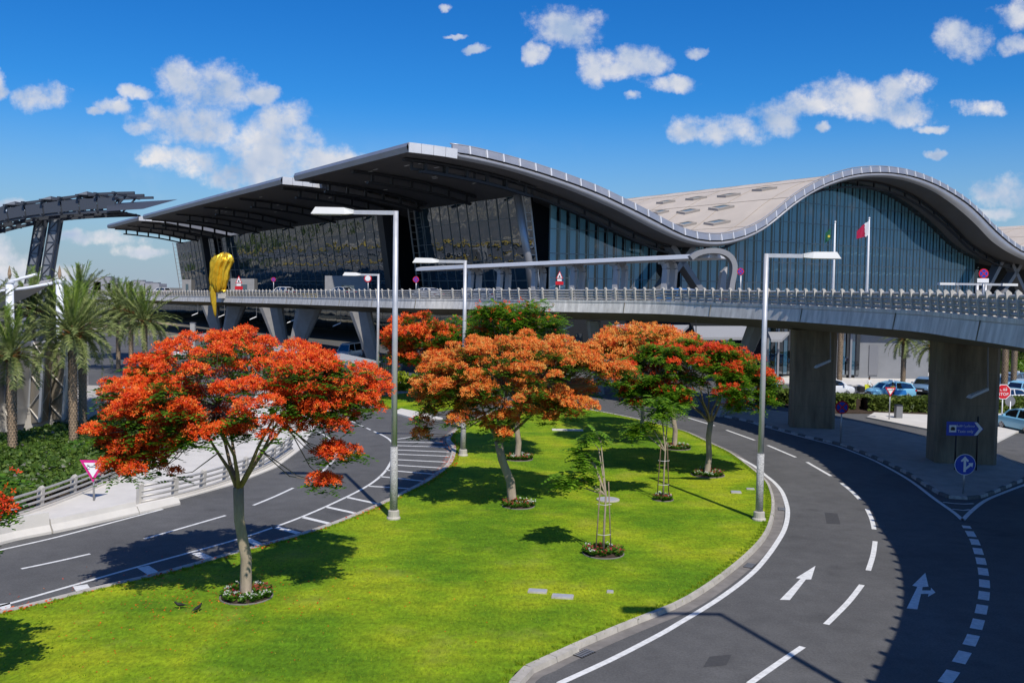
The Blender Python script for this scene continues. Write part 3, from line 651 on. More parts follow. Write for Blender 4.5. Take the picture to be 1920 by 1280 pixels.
# front canopies: three leaves reaching out over the drop-off road
leaves = [(0.0, 50.5), (58.0, 190.0), (197.5, 252.0)]
zf = zb(0)
for li, (t0, t1) in enumerate(leaves):
    cn = lin(0, SG + 3, 12); tn = (t0 + (.35 if li == 0 else 0), t1)
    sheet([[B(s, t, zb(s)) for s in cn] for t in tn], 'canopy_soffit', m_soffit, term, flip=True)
    sheet([[B(s, t, zb(s) + 1.5 + (.0 if s < 8 else (zt(s) - zb(s) - 1.5) * min(1, (s - 8) / 10))) for s in cn] for t in tn], 'canopy_top', m_roofm, term)
    MB().add([B(0, t0, zf), B(0, t1, zf), B(-.25, t1, zf + .9), B(-.25, t0, zf + .9), B(.0, t1, zf + 1.5), B(.0, t0, zf + 1.5)], [(0, 3, 2, 1), (3, 5, 4, 2)]).build('front_fascia', m_alu, term)
    # corner panels on the leaf end, paler aluminium painting in their sunlit brightness
    for j in range(4):
        a, b = j * 2.2 + .04, j * 2.2 + 2.16
        mb = MB(); oo = t0 - .28
        mb.add([B(a, oo, zb(a) - .02), B(b, oo, zb(b) - .02), B(b, oo - .1, zb(b) + 1.5), B(a, oo - .1, zb(a) + 1.5), B(a, oo + .2, zb(a) - .02), B(b, oo + .2, zb(b) - .02), B(b, oo + .2, zb(b) + 1.55), B(a, oo + .2, zb(a) + 1.55)], [(0, 1, 2, 3), (3, 2, 6, 7), (0, 4, 5, 1), (0, 3, 7, 4), (1, 5, 6, 2)])
        mb.build('corner_panel', m_alul, term)
    if li > 0:
        MB().add([B(8.8, t0 - .2, zb(8.8)), B(SG + 3, t0 - .2, zb(SG + 3)), B(SG + 3, t0 - .2, zb(SG + 3) + 1.5), B(8.8, t0 - .2, zb(8.8) + 1.5)], [(0, 1, 2, 3)]).build('leaf_edge', m_alud, term)
    # hanging maintenance rails under the leaf
    nr = (3, 5, 3)[li]
    for j in range(nr):
        t = t0 + 5.5 + (t1 - t0 - 9) * j / (nr - 1)
        rl = MB(); pts = [B(s, t, zb(s) - 2.0) for s in lin(5, SG - 4, 10)]
        for a, b in zip(pts[:-1], pts[1:]): rl.beam(a, b, .9, .45)
        pts2 = [B(s, t, zb(s) - .35) for s in lin(2, SG - 3, 10)]
        for a, b in zip(pts2[:-1], pts2[1:]): rl.beam(a, b, 1.1, .35)
        for s in lin(6, SG - 5, 5): rl.beam(B(s, t, zb(s) - .3), B(s, t, zb(s) - 2.0), .5, .5, VX)
        rl.build('canopy_rail', m_truss, term)
    for q in range(14):
        s, t = rnd(4, SG - 6), rnd(t0 + 4, t1 - 4); MB().box(B(s, t, zb(s) - .06), (.25, 1.6, .08), Matrix.Rotation(math.atan2(VX.y, VX.x), 3, 'Z')).build('soffit_light', m_alul, term)
# side eave truss rail under the overhang
def eave_rail(s0, s1, t, dz):
    rl = MB(); n = int((s1 - s0) / 3)
    q = lin(s0, s1, n); P = [B(s, t, zb(s) - dz) for s in q]; P2 = [B(s, t, zb(s) - .25) for s in q]
    for a, b in zip(P[:-1], P[1:]): rl.beam(a, b, .7, .35)
    for a, b in zip(P2[:-1], P2[1:]): rl.beam(a, b, .9, .3)
    for a, b in zip(P[::2], P2[::2]): rl.beam(a, b, .35, .35, VX)
    return rl.build('eave_rail', m_truss, term)
s_tr = min(((z, s) for s, z in ZBOT if 20 < s < 110))[1]
eave_rail(4, s_tr - 4, OV - 4.5, 1.6)
eave_rail(s_tr + 6, S_END + 6, OV - 4.5, 1.6)
# ---- glazing
m_gfront = glassmat('front_glass', (.3, .4, .42), .20, .12, .35, body=(.018, .048, .072))
m_gside = glassmat('side_glass', (.66, .90, .97), .035, .05, .15, opac=.03, body=(.012, .06, .10))
m_mull = mat('mullion', (.20, .225, .24), .5, .5)
m_fin = mat('pale_fin', (.50, .66, .70), .6)
FLZ = 8.0
def lean(z): return SG + 2.9 * (1 - (z - FLZ) / 19.0)          # front glass leans outwards
def front_bay(t0, t1, cols, rows):
    zt_ = zb(SG) - .1; zs = lin(FLZ, zt_, rows); ts = lin(t0, t1, cols); g = .05
    for i in range(rows):
        for j in range(cols):
            tw = [rnd(-.03, .03) for _ in range(4)]
            a, b = zs[i] + g, zs[i + 1] - g; p, q = ts[j] + g, ts[j + 1] - g
            MB().add([B(lean(a) + tw[0], p, a), B(lean(a) + tw[1], q, a), B(lean(b) + tw[2], q, b), B(lean(b) + tw[3], p, b)], [(3, 2, 1, 0)]).build('glass_pane', m_gfront, term)
    mb = MB()
    for t in ts: mb.beam(B(lean(FLZ) - .04, t, FLZ), B(lean(zt_) - .04, t, zt_), .14, .16, UX)
    for z in zs: mb.beam(B(lean(z) - .03, t0, z), B(lean(z) - .03, t1, z), .12, .10)
    mb.build('mullion_grid', m_mull, term)
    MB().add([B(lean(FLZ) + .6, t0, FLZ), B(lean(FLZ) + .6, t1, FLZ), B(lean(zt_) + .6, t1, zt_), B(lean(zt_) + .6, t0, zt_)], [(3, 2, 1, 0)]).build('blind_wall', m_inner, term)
front_bay(OV + .3, 58.0, 12, 5)
front_bay(70, 210, 26, 5)
front_bay(220, 275, 10, 5)
# ladder-like glass stair edges and dark recesses between the bays
def recess(t0, t1):
    zt_ = zb(SG)
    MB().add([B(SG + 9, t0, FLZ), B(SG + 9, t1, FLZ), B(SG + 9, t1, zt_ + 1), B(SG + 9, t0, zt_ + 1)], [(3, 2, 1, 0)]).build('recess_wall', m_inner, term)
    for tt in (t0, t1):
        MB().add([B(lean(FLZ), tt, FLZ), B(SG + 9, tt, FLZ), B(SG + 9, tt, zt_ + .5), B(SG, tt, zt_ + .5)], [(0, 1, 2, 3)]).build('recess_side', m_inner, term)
    MB().beam(B(SG - 2, (t0 + t1) / 2, FLZ), B(SG - 5, (t0 + t1) / 2, zt_), 2.2, 3.0, UX).build('canopy_column', m_truss, term)
recess(58.3, 69.7); recess(210.3, 219.7)
for t in (OV + .3, 58.0, 70, 210, 220, 275):
    mb = MB(); zt_ = zb(SG)
    for dd in (-.05, -1.5): mb.beam(B(lean(FLZ) + dd, t, FLZ), B(lean(zt_) + dd, t, zt_), .25, .25, UX)
    for z in lin(FLZ + 1, zt_ - .5, 12): mb.beam(B(lean(z) - .05, t, z), B(lean(z) - 1.5, t, z), .12, .12)
    mb.build('edge_ladder', m_steel, term)
mb = MB().tube([B(lean(FLZ) - 2.0, OV - .6, FLZ), B(lean(30) - 3.0, OV - .6, zb(SG) - .5)], .75, 12); mb.build('corner_column', m_alu, term, True)
# side glass walls following the wave, pale fins behind
def side_wall(s0, s1, dstep, rows):
    n = int((s1 - s0) / dstep); qs = lin(s0, s1, n); g = .05
    for j in range(n):
        a, b = qs[j] + g, qs[j + 1] - g; z = FLZ
        while z < max(zb(a), zb(b)) - .4:
            z2 = z + rows; za, zb_ = min(z2 - g, zb(a)), min(z2 - g, zb(b))
            if za > z + .2 or zb_ > z + .2:
                za, zb_ = max(za, z + .05), max(zb_, z + .05)
                MB().add([B(a, OV, z + g), B(b, OV, z + g), B(b, OV, zb_), B(a, OV, za)], [(0, 1, 2, 3)]).build('glass_pane', m_gside, term)
            z = z2
        MB().beam(B(qs[j], OV + .12, FLZ), B(qs[j], OV + .12, zb(qs[j])), .1, .2, UX).build('mullion', m_mull, term)
        if j % 1 == 0 and zb((a + b) / 2) - FLZ > 1.5:
            c0 = a + (b - a) * .38; MB().add([B(c0, OV + 1.6, FLZ), B(b, OV + 1.2, FLZ), B(b, OV + 1.2, zb(b) - .3), B(c0, OV + 1.6, zb(c0) - .3)], [(0, 1, 2, 3)]).build('fin', m_fin, term)
    mb = MB(); z = FLZ + rows
    zm = max(zb(q) for q in qs)
    while z < zm:
        run = [q for q in lin(s0, s1, 120) if zb(q) > z]
        segs = []
        for q in run:
            if segs and q - segs[-1][1] < (s1 - s0) / 120 * 1.5: segs[-1][1] = q
            else: segs.append([q, q])
        for a, b in segs: mb.beam(B(a, OV + .1, z), B(b, OV + .1, z), .1, .14)
        z += rows
    mb.build('transom', m_mull, term)
side_wall(SG + 4.5, s_tr - 2, 2.15, 4.6)
side_wall(s_tr + 4, S_END - 2, 2.75, 4.6)
bk = []
MB().add([B(SG + 4, OV + 6, 0), B(S_END + 60, OV + 6, 0), B(S_END + 60, OV + 6, 40), B(SG + 4, OV + 6, 40)], [(0, 1, 2, 3)])
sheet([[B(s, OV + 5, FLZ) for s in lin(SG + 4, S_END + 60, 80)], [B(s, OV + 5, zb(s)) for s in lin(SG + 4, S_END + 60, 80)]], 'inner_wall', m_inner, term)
# raking concrete struts at the troughs
def strut(s0, z0, s1, z1, wd): MB().beam(B(s0, OV - 3.5, z0), B(s1, OV - 3.5, z1), 1.2, wd, UX).build('raking_strut', m_alud, term)
zs_ = zb(s_tr)
strut(s_tr + 3, zs_ + .3, s_tr - 9, FLZ - 1, 2.2); strut(s_tr - 3, zs_ + .3, s_tr + 9, FLZ - 1, 2.2)
s_t2 = S_END + 4; strut(s_t2 - 2, zb(s_t2) + .4, s_t2 - 13, FLZ - 1, 2.2); strut(s_t2 - 6, FLZ - 1, s_t2 + 8, zb(s_t2) + .5, 2.2); strut(s_t2 + 2, zb(s_t2), s_t2 + 14, FLZ - 1, 2.2)
# diamond skylights on the roof
m_seam0 = mat('skylight_frame', (.42, .37, .31), .7)
m_sky = glassmat('skylight_glass', (.2, .3, .35), .12, body=(.20, .26, .27))
def skylight(px, py, ls, lt):
    # find the roof point under the sight line
    d = ray(px, py); o_ = V((0, 0, EYE)); best = None
    for i in range(400):
        k_ = 150 + i * .5; p = o_ + d * (k_ / d.y); q = p - CC; s, t = q.dot(VX), q.dot(UX)
        if s > 10 and t > 1 and p.z < zt(s) + .3: best = (s, t); break
    if not best: return
    s, t = best
    dsk = [(s - ls, t), (s, t - lt), (s + ls, t), (s, t + lt)]
    up_ = lambda q, h: B(q[0], q[1], zt(q[0]) + h)
    fr = MB(); inn = [(s + (a - s) * .62, t + (b - t) * .72) for a, b in dsk]
    fr.add([up_(q, .1) for q in dsk] + [up_(q, .65) for q in dsk] + [up_(q, .65) for q in inn], [(i, (i + 1) % 4, 4 + (i + 1) % 4, 4 + i) for i in range(4)] + [(4 + i, 4 + (i + 1) % 4, 8 + (i + 1) % 4, 8 + i) for i in range(4)])
    f = fr.build('skylight', m_seam0, term); MB().add([up_(q, .55) for q in inn], [(0, 1, 2, 3)]).build('pane', m_sky, f)
for px, py, ls, lt in ((1290, 398, 1.01, 4.0), (1352, 391, 1.01, 4.1), (1248, 380, 0.86, 3.6), (1305, 373, 0.86, 3.8), (1366, 367, 0.86, 3.8), (1433, 356, 0.86, 3.8), (1286, 421, 0.94, 3.5), (1344, 419, 1.01, 4.1), (1238, 399, 0.86, 3.2)):
    skylight(px, py, ls, lt)
# lower floors and forecourt
m_glow = glassmat('lower_glass', (.3, .4, .45), .22, .1, .2, body=(.008, .02, .028))
o = MB().slab([B(-14, 262, 0), B(-14, 215, 0), B(-6, 120, 0), B(-2, 60, 0), B(4, 12, 0), B(30, -34, 0), B(66, -34, 0), B(66, OV, 0), B(SG + 10, OV, 0), B(SG + 10, 262, 0)], 6.9, 7.55).build('forecourt', m_asph); struct(o)
for s_, w_, h_, m_, nm in ((-1.5, .25, .02, m_paint, 'lane_line'), (6, .5, .16, m_fasc, 'kerb'), (9.5, .5, .16, m_fasc, 'kerb'), (15, .25, .02, m_paint, 'lane_line'), (22, 1.2, .16, m_fasc, 'kerb'), (-5.2, 1.0, .3, m_och, 'planting_strip')):  # strips added to give the front glass pale and golden streaks to reflect
    MB().box(B(s_, 170, 7.555 + h_ / 2), (w_, 190, h_), Matrix.Rotation(math.atan2(VX.y, VX.x), 3, 'Z')).build(nm, m_, o)
low = MB()
def lowbay(t0, t1, s, zz0, zz1, m, nm): return MB().box(B(s, (t0 + t1) / 2, (zz0 + zz1) / 2), (.3, t1 - t0, zz1 - zz0), Matrix.Rotation(math.atan2(VX.y, VX.x), 3, 'Z')).build(nm, m, term)
for k_ in range(40):
    t0 = 6 + k_ * 6.4; lowbay(t0 + .08, t0 + 6.3, 20, .1, 3.0, m_glow, 'lower_pane'); lowbay(t0 + .08, t0 + 6.3, 20, 3.5, 6.8, m_glow, 'lower_pane')
lowbay(5, 262, 20.4, 0, 6.9, m_inner, 'lower_wall'); lowbay(5, 262, 19.6, 3.0, 3.45, m_alul, 'floor_band')
MB().box(B(44, -2, 3.4), (48, .4, 6.8), Matrix.Rotation(math.atan2(VX.y, VX.x), 3, 'Z')).build('lower_wall', m_inner, term)
# small stone kiosks at the doors
m_kiosk = mat('grey_stone', (.27, .265, .265), .7, var=.1, vscale=1)
for px0, px1, yt, D_ in ((436, 480, 522, 222), (612, 690, 517, 186), (345, 362, 524, 262)):
    a = AT(px0, 545, D_); b = AT(px1, 545, D_); h = AT(px0, yt, D_).z
    bx = MB().box(((a.x + b.x) / 2, D_, (8 + h) / 2), (b.x - a.x, 3, h - 8)).build('door_kiosk', m_kiosk, term)
    MB().box(((a.x * .45 + b.x * .55), D_ - 1.52, 9.3), ((b.x - a.x) * .3, .06, 2.6)).build('doorway', m_glow, bx)
# standing seams across the roof skin
m_seam = mat('roof_seam', (.40, .335, .26), .7)
for t in range(8, 138, 13):
    mb = MB(); P = [B(s, t, zt(s) + .14) for s in lin(10, S_END + 88, 120)]
    vs = []
    for p in P: vs += [p - UX * .09, p + UX * .09, p + UX * .09 + V((0, 0, .06)), p - UX * .09 + V((0, 0, .06))]
    mb.add(vs, [f for i in range(len(P) - 1) for f in ((4 * i + 3, 4 * i + 2, 4 * i + 6, 4 * i + 7), (4 * i, 4 * i + 3, 4 * i + 7, 4 * i + 4), (4 * i + 2, 4 * i + 1, 4 * i + 5, 4 * i + 6))]); mb.build('roof_seam', m_seam, term)
for s in lin(14, S_END + 80, 22): MB().beam(B(s, 1.5, zt(s) + .15), B(s, 139, zt(s) + .15), .14, .08).build('roof_seam', m_seam, term)


# ================================================================== VEGETATION
m_bark = mat('pale_bark', (.33, .27, .20), .9, var=.25, vscale=4, bump=.5, bscale=14, stretch=(1, 1, .3))
m_barkd = mat('brown_bark', (.13, .085, .055), .9, var=.3, vscale=4, bump=.5, bscale=14)
m_branch = mat('grey_brown_bark', (.23, .175, .125), .9, var=.3, vscale=4, bump=.4, bscale=14)
m_leafg = leafmat('flame_leaf', [(0, (.035, .10, .010)), (.5, (.07, .185, .013)), (1, (.14, .28, .02))], .4)
m_leafm = leafmat('mid_leaf', [(0, (.07, .17, .010)), (.5, (.14, .30, .016)), (1, (.25, .42, .03))], .45)
m_leafy = leafmat('young_leaf', [(0, (.06, .14, .012)), (.6, (.12, .24, .015)), (1, (.25, .36, .03))], .4)
m_red = leafmat('red_blossom', [(0, (.50, .022, .004)), (.3, (.78, .066, .006)), (.75, (.86, .13, .010)), (1, (.90, .30, .05))], .3)
m_org = leafmat('orange_blossom', [(0, (.58, .055, .008)), (.3, (.78, .17, .02)), (.7, (.84, .31, .05)), (1, (.66, .42, .10))], .3)
m_dark_red = leafmat('scarlet_blossom', [(0, (.50, .018, .006)), (.5, (.74, .06, .010)), (1, (.82, .15, .016))], .3)

def rdir():
    while True:
        d = V((rnd(-1, 1), rnd(-1, 1), rnd(-1, 1)))
        if .05 < d.length < 1: return d.normalized()
def quad(mb, c, a, b):
    o = len(mb.v); mb.v += [c - a - b, c + a - b, c + a + b, c - a + b]; mb.f.append((o, o + 1, o + 2, o + 3))
def petals(mb, c, r, n=4):
    """one blossom: a few petals round a point, as one loose piece"""
    o = len(mb.v); up = (SUN_DIR * 1.1 + rdir() * .8).normalized(); a = up.cross(rdir()).normalized(); b = up.cross(a); mb.v.append(c)  # blossoms tilted towards the sun to make them look brighter
    for i in range(n):
        th = 2 * math.pi * i / n; d = a * math.cos(th) + b * math.sin(th); e = a * math.cos(th + .75) + b * math.sin(th + .75)
        k = len(mb.v); mb.v += [c + d * r * .8 + up * r * rnd(.0, .5), c + (d + e).normalized() * r * 1.15 + up * r * rnd(.1, .6), c + e * r * .75 + up * r * rnd(0, .5)]
        mb.f.append((o, k, k + 1, k + 2))
def frondlet(mb, c, d, ln, wd, n=5):
    """feathery leaf: paired leaflets along a midrib"""
    d = d.normalized(); s = d.cross(V((0, 0, 1)));
    if s.length < .05: s = V((1, 0, 0))
    s.normalize(); up = s.cross(d)
    for i in range(n):
        k = (i + .5) / n; p = c + d * ln * k - V((0, 0, 1)) * ln * .35 * k * k; w_ = wd * (1 - .55 * abs(2 * k - .8)); l_ = ln / n * .46
        for sg in (-1, 1):
            q = p + s * sg * w_ * .5; o = len(mb.v); t = (s * sg - V((0, 0, .25 + rnd(-.2, .2)))).normalized()
            mb.v += [p - d * l_, p + d * l_ * .7, p + t * w_ + d * l_ * 1.1, p + t * w_ - d * l_ * .5]; mb.f.append((o, o + 1, o + 2, o + 3))
def flame_tree(px, py, label, ells, fork, n_tip, flow, leaf, bl_mat, seed, trunk_r=.24, lean=(0, 0), clump=.62, bl_share=.8, fsize=.085, group='flame trees on the lawn', base=None, trunk_mat=None, leafm=None):
    """ells: crown lobes (dx, dy, z, rx, ry, rz); fork: height of the fork"""
    random.seed(seed)
    b0 = V(base) if base else G(px, py, .13); T = thing('flame_tree', label, 'tree', b0, group)
    fk = b0 + V((lean[0], lean[1], fork)); tr = MB()
    tr.tube([b0 + V((0, 0, -.1)), b0 + V((lean[0] * .1, 0, .12)), b0 + V((lean[0] * .3 + .07, 0, fork * .35)), b0 + V((lean[0] * .68 - .06, 0, fork * .7)), fk], [trunk_r * 1.25, trunk_r * 1.1, trunk_r, trunk_r * .92, trunk_r * .95], 10)
    tips = []
    vol = [e[3] * e[4] for e in ells]; tot = sum(vol); so = V((seed * 3.1, seed * 1.7, 0))
    for e, v_ in zip(ells, vol):
        k = max(3, int(n_tip * v_ / tot)); ct = 0; tries = 0
        while ct < k and tries < k * 30:
            d = rdir(); tries += 1
            if d.z < -.55: continue
            rr = rnd(.45, 1.0) if random.random() < .35 else rnd(.8, 1.12)
            p = V((e[0] + d.x * e[3] * rr, e[1] + d.y * e[4] * rr, e[2] + d.z * e[5] * rr))
            if noise.noise(p * .62 + so) < -.22 and e[3] > 1: continue
            tips.append(b0 + p); ct += 1
    # limbs: main limbs by direction, then twigs to every tip
    tk = tr; tr = MB(); nl = 7; limbs = []
    for i in range(nl):
        a = 2 * math.pi * (i + rnd(-.3, .3)) / nl; R_ = max(ells[0][3], ells[0][4]) * .5
        e = ells[0]; end = b0 + V((e[0] + math.cos(a) * R_, e[1] + math.sin(a) * R_ * e[4] / e[3], e[2] + e[5] * rnd(-.1, .25)))
        m1 = fk.lerp(end, .45) + V((rnd(-.2, .2), rnd(-.2, .2), -.10 * (end - fk).length * .3)); pth = [fk - V((0, 0, .1)), fk.lerp(m1, .5) + V((rnd(-.1, .1), 0, rnd(-.1, .1))), m1, m1.lerp(end, .5) + V((rnd(-.15, .15), rnd(-.15, .15), rnd(-.1, .15))), end]
        tr.tube(pth, [trunk_r * .50, trunk_r * .36, trunk_r * .27, trunk_r * .19, trunk_r * .11], 7); limbs.append(pth)
    allp = [(p, i, j) for i, l in enumerate(limbs) for j, p in enumerate(l) if j >= 1]
    for tp in tips:
        q = min(allp, key=lambda a: (a[0] - tp).length + (0.35 * (tp - fk).length if a[2] < 2 else 0))[0]
        md = q.lerp(tp, .55) + V((rnd(-.15, .15), rnd(-.15, .15), -.12 * (tp - q).length)); tr.tube([q, md, tp], [trunk_r * .13, trunk_r * .08, trunk_r * .04], 5, False)
    tk.build('trunk', trunk_mat or m_bark, T, True); tr.build('branches', m_branch, T, True)
    fb, lb = MB(), MB()
    for tp in tips:
        c = clump * rnd(.65, 1.35); fl = random.random() < bl_share
        nf = int(flow * (c / clump) ** 2) if fl else int(flow * .08)
        for _ in range(nf):
            d = rdir(); k = rnd(.55, 1.0)
            if d.z < -.45: d.z *= -1
            petals(fb, tp + V((d.x * c * k, d.y * c * k, d.z * c * .62 * k + .08)), fsize * rnd(.7, 1.3))
        for _ in range(leaf if fl else int(leaf * 1.9)):
            d = rdir(); d.z = d.z * .5 - (.05 if fl else -.1); k = rnd(.1, .75)
            frondlet(lb, tp + V((d.x * c * k, d.y * c * k, d.z * c * .6 - (.12 if fl else 0))), V((d.x, d.y, rnd(-.15, .3))), rnd(.32, .55), rnd(.09, .14), 4)
    lb.build('leaves', leafm or m_leafg, T)
    if fb.v: fb.build('blossoms', bl_mat, T)
    return T
flame_tree(462, 1116, 'large red flame tree in full bloom beside the left road, nearest of all', [(-.05, 0, 6.45, 3.9, 3.6, 1.75), (-2.5, -1.8, 4.35, 1.0, .8, .5), (-2.7, -1.2, 5.1, 1.1, 1.0, .5), (3.05, -1.2, 4.75, .75, .5, .25), (-3.1, -.5, 5.7, 1.35, 1.7, 1.2), (2.8, -.3, 6.2, 1.25, 1.6, 1.3), (2.8, -1.3, 3.9, .2, .3, .15), (-.6, -2.2, 5.5, 2.0, .9, .6)], 3.5, 380, 100, 8, m_red, 11, .175, (-.25, 0), clump=.40, bl_share=.76, fsize=.066)
flame_tree(963, 943, 'leaning orange flame tree with wide crown in the middle of the lawn', [(-.1, .3, 5.7, 4.0, 3.6, 1.9), (-2.9, -.8, 4.7, 1.6, 1.9, 1.8), (3.5, .2, 6.3, 1.8, 1.4, .9), (-.9, -2.0, 3.9, .9, .7, .7), (1.6, 0, 4.4, 1.3, 1.3, 1.0), (-4.15, -.2, 2.9, .4, .5, .75)], 2.9, 370, 96, 9, m_org, 12, .20, (-.75, 0), clump=.44, bl_share=.78, fsize=.08)
flame_tree(1325, 889, 'green flame tree with red blossoms beside the right road', [(-.9, .2, 5.3, 3.9, 3.2, 1.7), (2.2, -.2, 4.3, 1.5, 1.6, 1.4), (-3.2, 0, 4.2, 1.6, 1.6, 1.0), (-.4, 0, 6.6, 1.7, 1.5, .7)], 2.9, 340, 44, 20, m_dark_red, 13, .16, (.15, 0), clump=.46, bl_share=.30, fsize=.095, leafm=m_leafm)
flame_tree(1265, 838, 'flame tree with yellow-orange blossoms behind the red and green one', [(-1.6, 0, 6.4, 3.2, 3.0, 1.2), (-3.6, 0, 5.6, 1.6, 1.5, 1.0)], 3.2, 100, 60, 14, m_org, 14, .16, (-.2, 0), clump=.75, bl_share=.7, fsize=.13)
flame_tree(1203, 811, 'farthest flame tree on the lawn, thin pale trunk near the dark road', [(-.5, 0, 6.0, 2.9, 2.8, 1.3)], 3.2, 70, 48, 14, m_org, 15, .15, (0, 0), clump=.8, bl_share=.6, fsize=.14)
flame_tree(970, 858, 'dark green flame tree standing behind the leaning orange one', [(-.4, 0, 8.0, 2.6, 2.6, 1.2), (.3, 0, 6.3, 2.6, 2.4, 1.6), (1.2, 0, 3.2, 1.2, 1.2, .9)], 2.6, 120, 40, 34, m_dark_red, 16, .17, (0, 0), clump=.8, bl_share=.06, fsize=.12, leafm=m_leafm)
flame_tree(0, 0, 'flame tree with red blossoms just right of the tall near lamp post', [(-.2, 0, 5.6, 3.0, 3.0, 2.0), (-.3, -.3, 3.6, 2.7, 2.6, 1.7)], 2.0, 130, 65, 28, m_red, 17, .18, (0, 0), clump=.8, bl_share=.55, fsize=.15, base=(-8.2, 84.5, .1), group='flame trees on the far lawn')
flame_tree(0, 0, 'green bushy flame tree with few blossoms on the far lawn', [(0, 0, 5.4, 2.6, 3.0, 2.0), (.4, 0, 3.2, 2.2, 2.2, 1.6)], 2.0, 110, 40, 30, m_red, 18, .18, (0, 0), clump=.85, bl_share=.10, fsize=.12, leafm=m_leafm, base=(-4.4, 86.0, .1), group='flame trees on the far lawn')
flame_tree(0, 0, 'flame tree at the left edge with red blossom sprays over the road', [(.2, 0, 4.9, 3.0, 2.9, 1.2), (2.75, .6, 3.8, .5, .5, .35), (2.9, .6, 4.7, .4, .4, .25)], 2.6, 130, 60, 9, m_dark_red, 19, .17, (0, 0), clump=.42, bl_share=.22, base=(-14.6, 20.6, .13))

# ---- saplings with stakes
def sapling(px, py, label, h, lobes, seed, stake=m_barkd, nleaf=70, tie=True):
    random.seed(seed); b0 = G(px, py, .13); T = thing('staked_sapling', label, 'sapling', b0, 'staked saplings on the lawn')
    tr = MB(); top = b0 + V((-.12, 0, h)); mid = b0 + V((.06, 0, h * .6)); tr.tube([b0, b0 + V((.02, 0, h * .3)), mid, top], [.05, .042, .035, .016], 7)
    lf = MB()
    for (dx, dy, z, r) in lobes:
        c = b0 + V((dx, dy, z)); tr.tube([mid if z > h * .5 else b0 + V((.02, 0, h * .5)), b0 + V((dx * .5, dy * .5, z * .93)), c], [.035, .025, .012], 5, False)
        for _ in range(int(nleaf * r / .6)):
            d = rdir(); d.z *= .55; frondlet(lf, c + d * r * rnd(.2, .9), V((d.x, d.y, rnd(-.3, .3))), rnd(.4, .65), rnd(.12, .18), 5)
    tr.build('trunk', m_bark, T, True); lf.build('leaves', m_leafm, T)
    for sx in (-.30, .30):
        MB().tube([b0 + V((sx, .1 * sx, -.1)), b0 + V((sx * .5, .05 * sx, 2.75))], .024, 7).build('stake', stake, T, True)
    if tie:
        for z in (.75, 1.9): MB().tube([b0 + V((-.27, 0, z)), b0 + V((0, -.04, z - .03)), b0 + V((.27, 0, z))], .011, 5).build('tie', m_steel, T)
    return T
sapling(1131, 1038, 'sparse staked sapling in front, its leaves all swept to the left', 3.75, [(-.95, 0, 2.85, .55), (-1.35, .1, 2.65, .45), (-.75, 0, 3.65, .42), (-1.05, .1, 3.9, .35), (-.5, 0, 4.3, .38), (-.35, 0, 4.6, .25), (-1.6, 0, 2.95, .4), (-.6, -.1, 3.3, .35)], 21, m_branch, 46)
sapling(1243, 937, 'staked sapling with dark green crown and reddish brown stakes', 3.9, [(-.2, 0, 4.1, .7), (-1.0, 0, 3.6, .55), (.3, .1, 4.4, .55), (-.4, 0, 4.8, .5), (-1.5, .1, 3.3, .35)], 22, m_barkd, 80)

# ---- flower rings
m_fw = leafmat('white_flower', [(0, (.75, .75, .72)), (1, (.85, .85, .83))], .2); m_fr = leafmat('red_flower', [(0, (.30, .012, .02)), (1, (.55, .05, .07))], .2)
def flower_bed(px, py, r, label, seed, pink=False):
    random.seed(seed); c = G(px, py, .13); T = thing('flower_bed', label, 'flower bed', c, 'flower rings around the trunks')
    MB().lathe([(r * 1.02, -.02), (r * 1.02, .03), (r, .04), (r * .97, .03), (r * .97, -.02)], c, 28).build('edging', m_gut, T)
    MB().lathe([(r * .95, 0), (r * .95, .045), (.02, .08)], c, 24).build('soil', m_soil, T)
    g, wf, rf = MB(), MB(), MB()
    n = int(60 * r / .8)
    pl = []
    for i in range(n):
        a, q = rnd(0, 6.28), r * math.sqrt(rnd(.12, .92)); pl.append(c + V((math.cos(a) * q, math.sin(a) * q, .06)))
    for p in pl:
        for _ in range(12): frondlet(g, p + V((0, 0, rnd(.02, .12))), V((rnd(-1, 1), rnd(-1, 1), rnd(.2, 1))), rnd(.12, .2), .07, 2)
        t = noise.noise(p * 2.3); tgt = wf if t > .04 else rf
        for _ in range(3 if abs(t) > .04 else 1): petals(tgt, p + V((rnd(-.1, .1), rnd(-.1, .1), rnd(.14, .24))), rnd(.022, .038), 4)
    for mb_, n_, m_ in ((g, 'plants', m_leafg), (wf, 'white_flowers', m_fw), (rf, 'red_flowers', m_fr)):
        if mb_.v: mb_.build(n_, m_, T)['kind'] = 'stuff'
flower_bed(462, 1118, .82, 'ring of red and white flowers round the nearest flame tree', 31)
flower_bed(972, 948, .74, 'ring of red and white flowers round the leaning orange tree', 32)
flower_bed(1131, 1037, .78, 'flower ring under the sparse staked sapling', 33)
flower_bed(1243, 936, .5, 'small flower ring under the sapling with brown stakes', 34)
flower_bed(1327, 890, .9, 'flower ring round the trunk beside the right road', 35)
flower_bed(1268, 840, .9, 'flower ring round the thin trunk behind the brown stakes', 36)
flower_bed(972, 860, .85, 'flower ring under the dark green tree behind the orange one', 37)

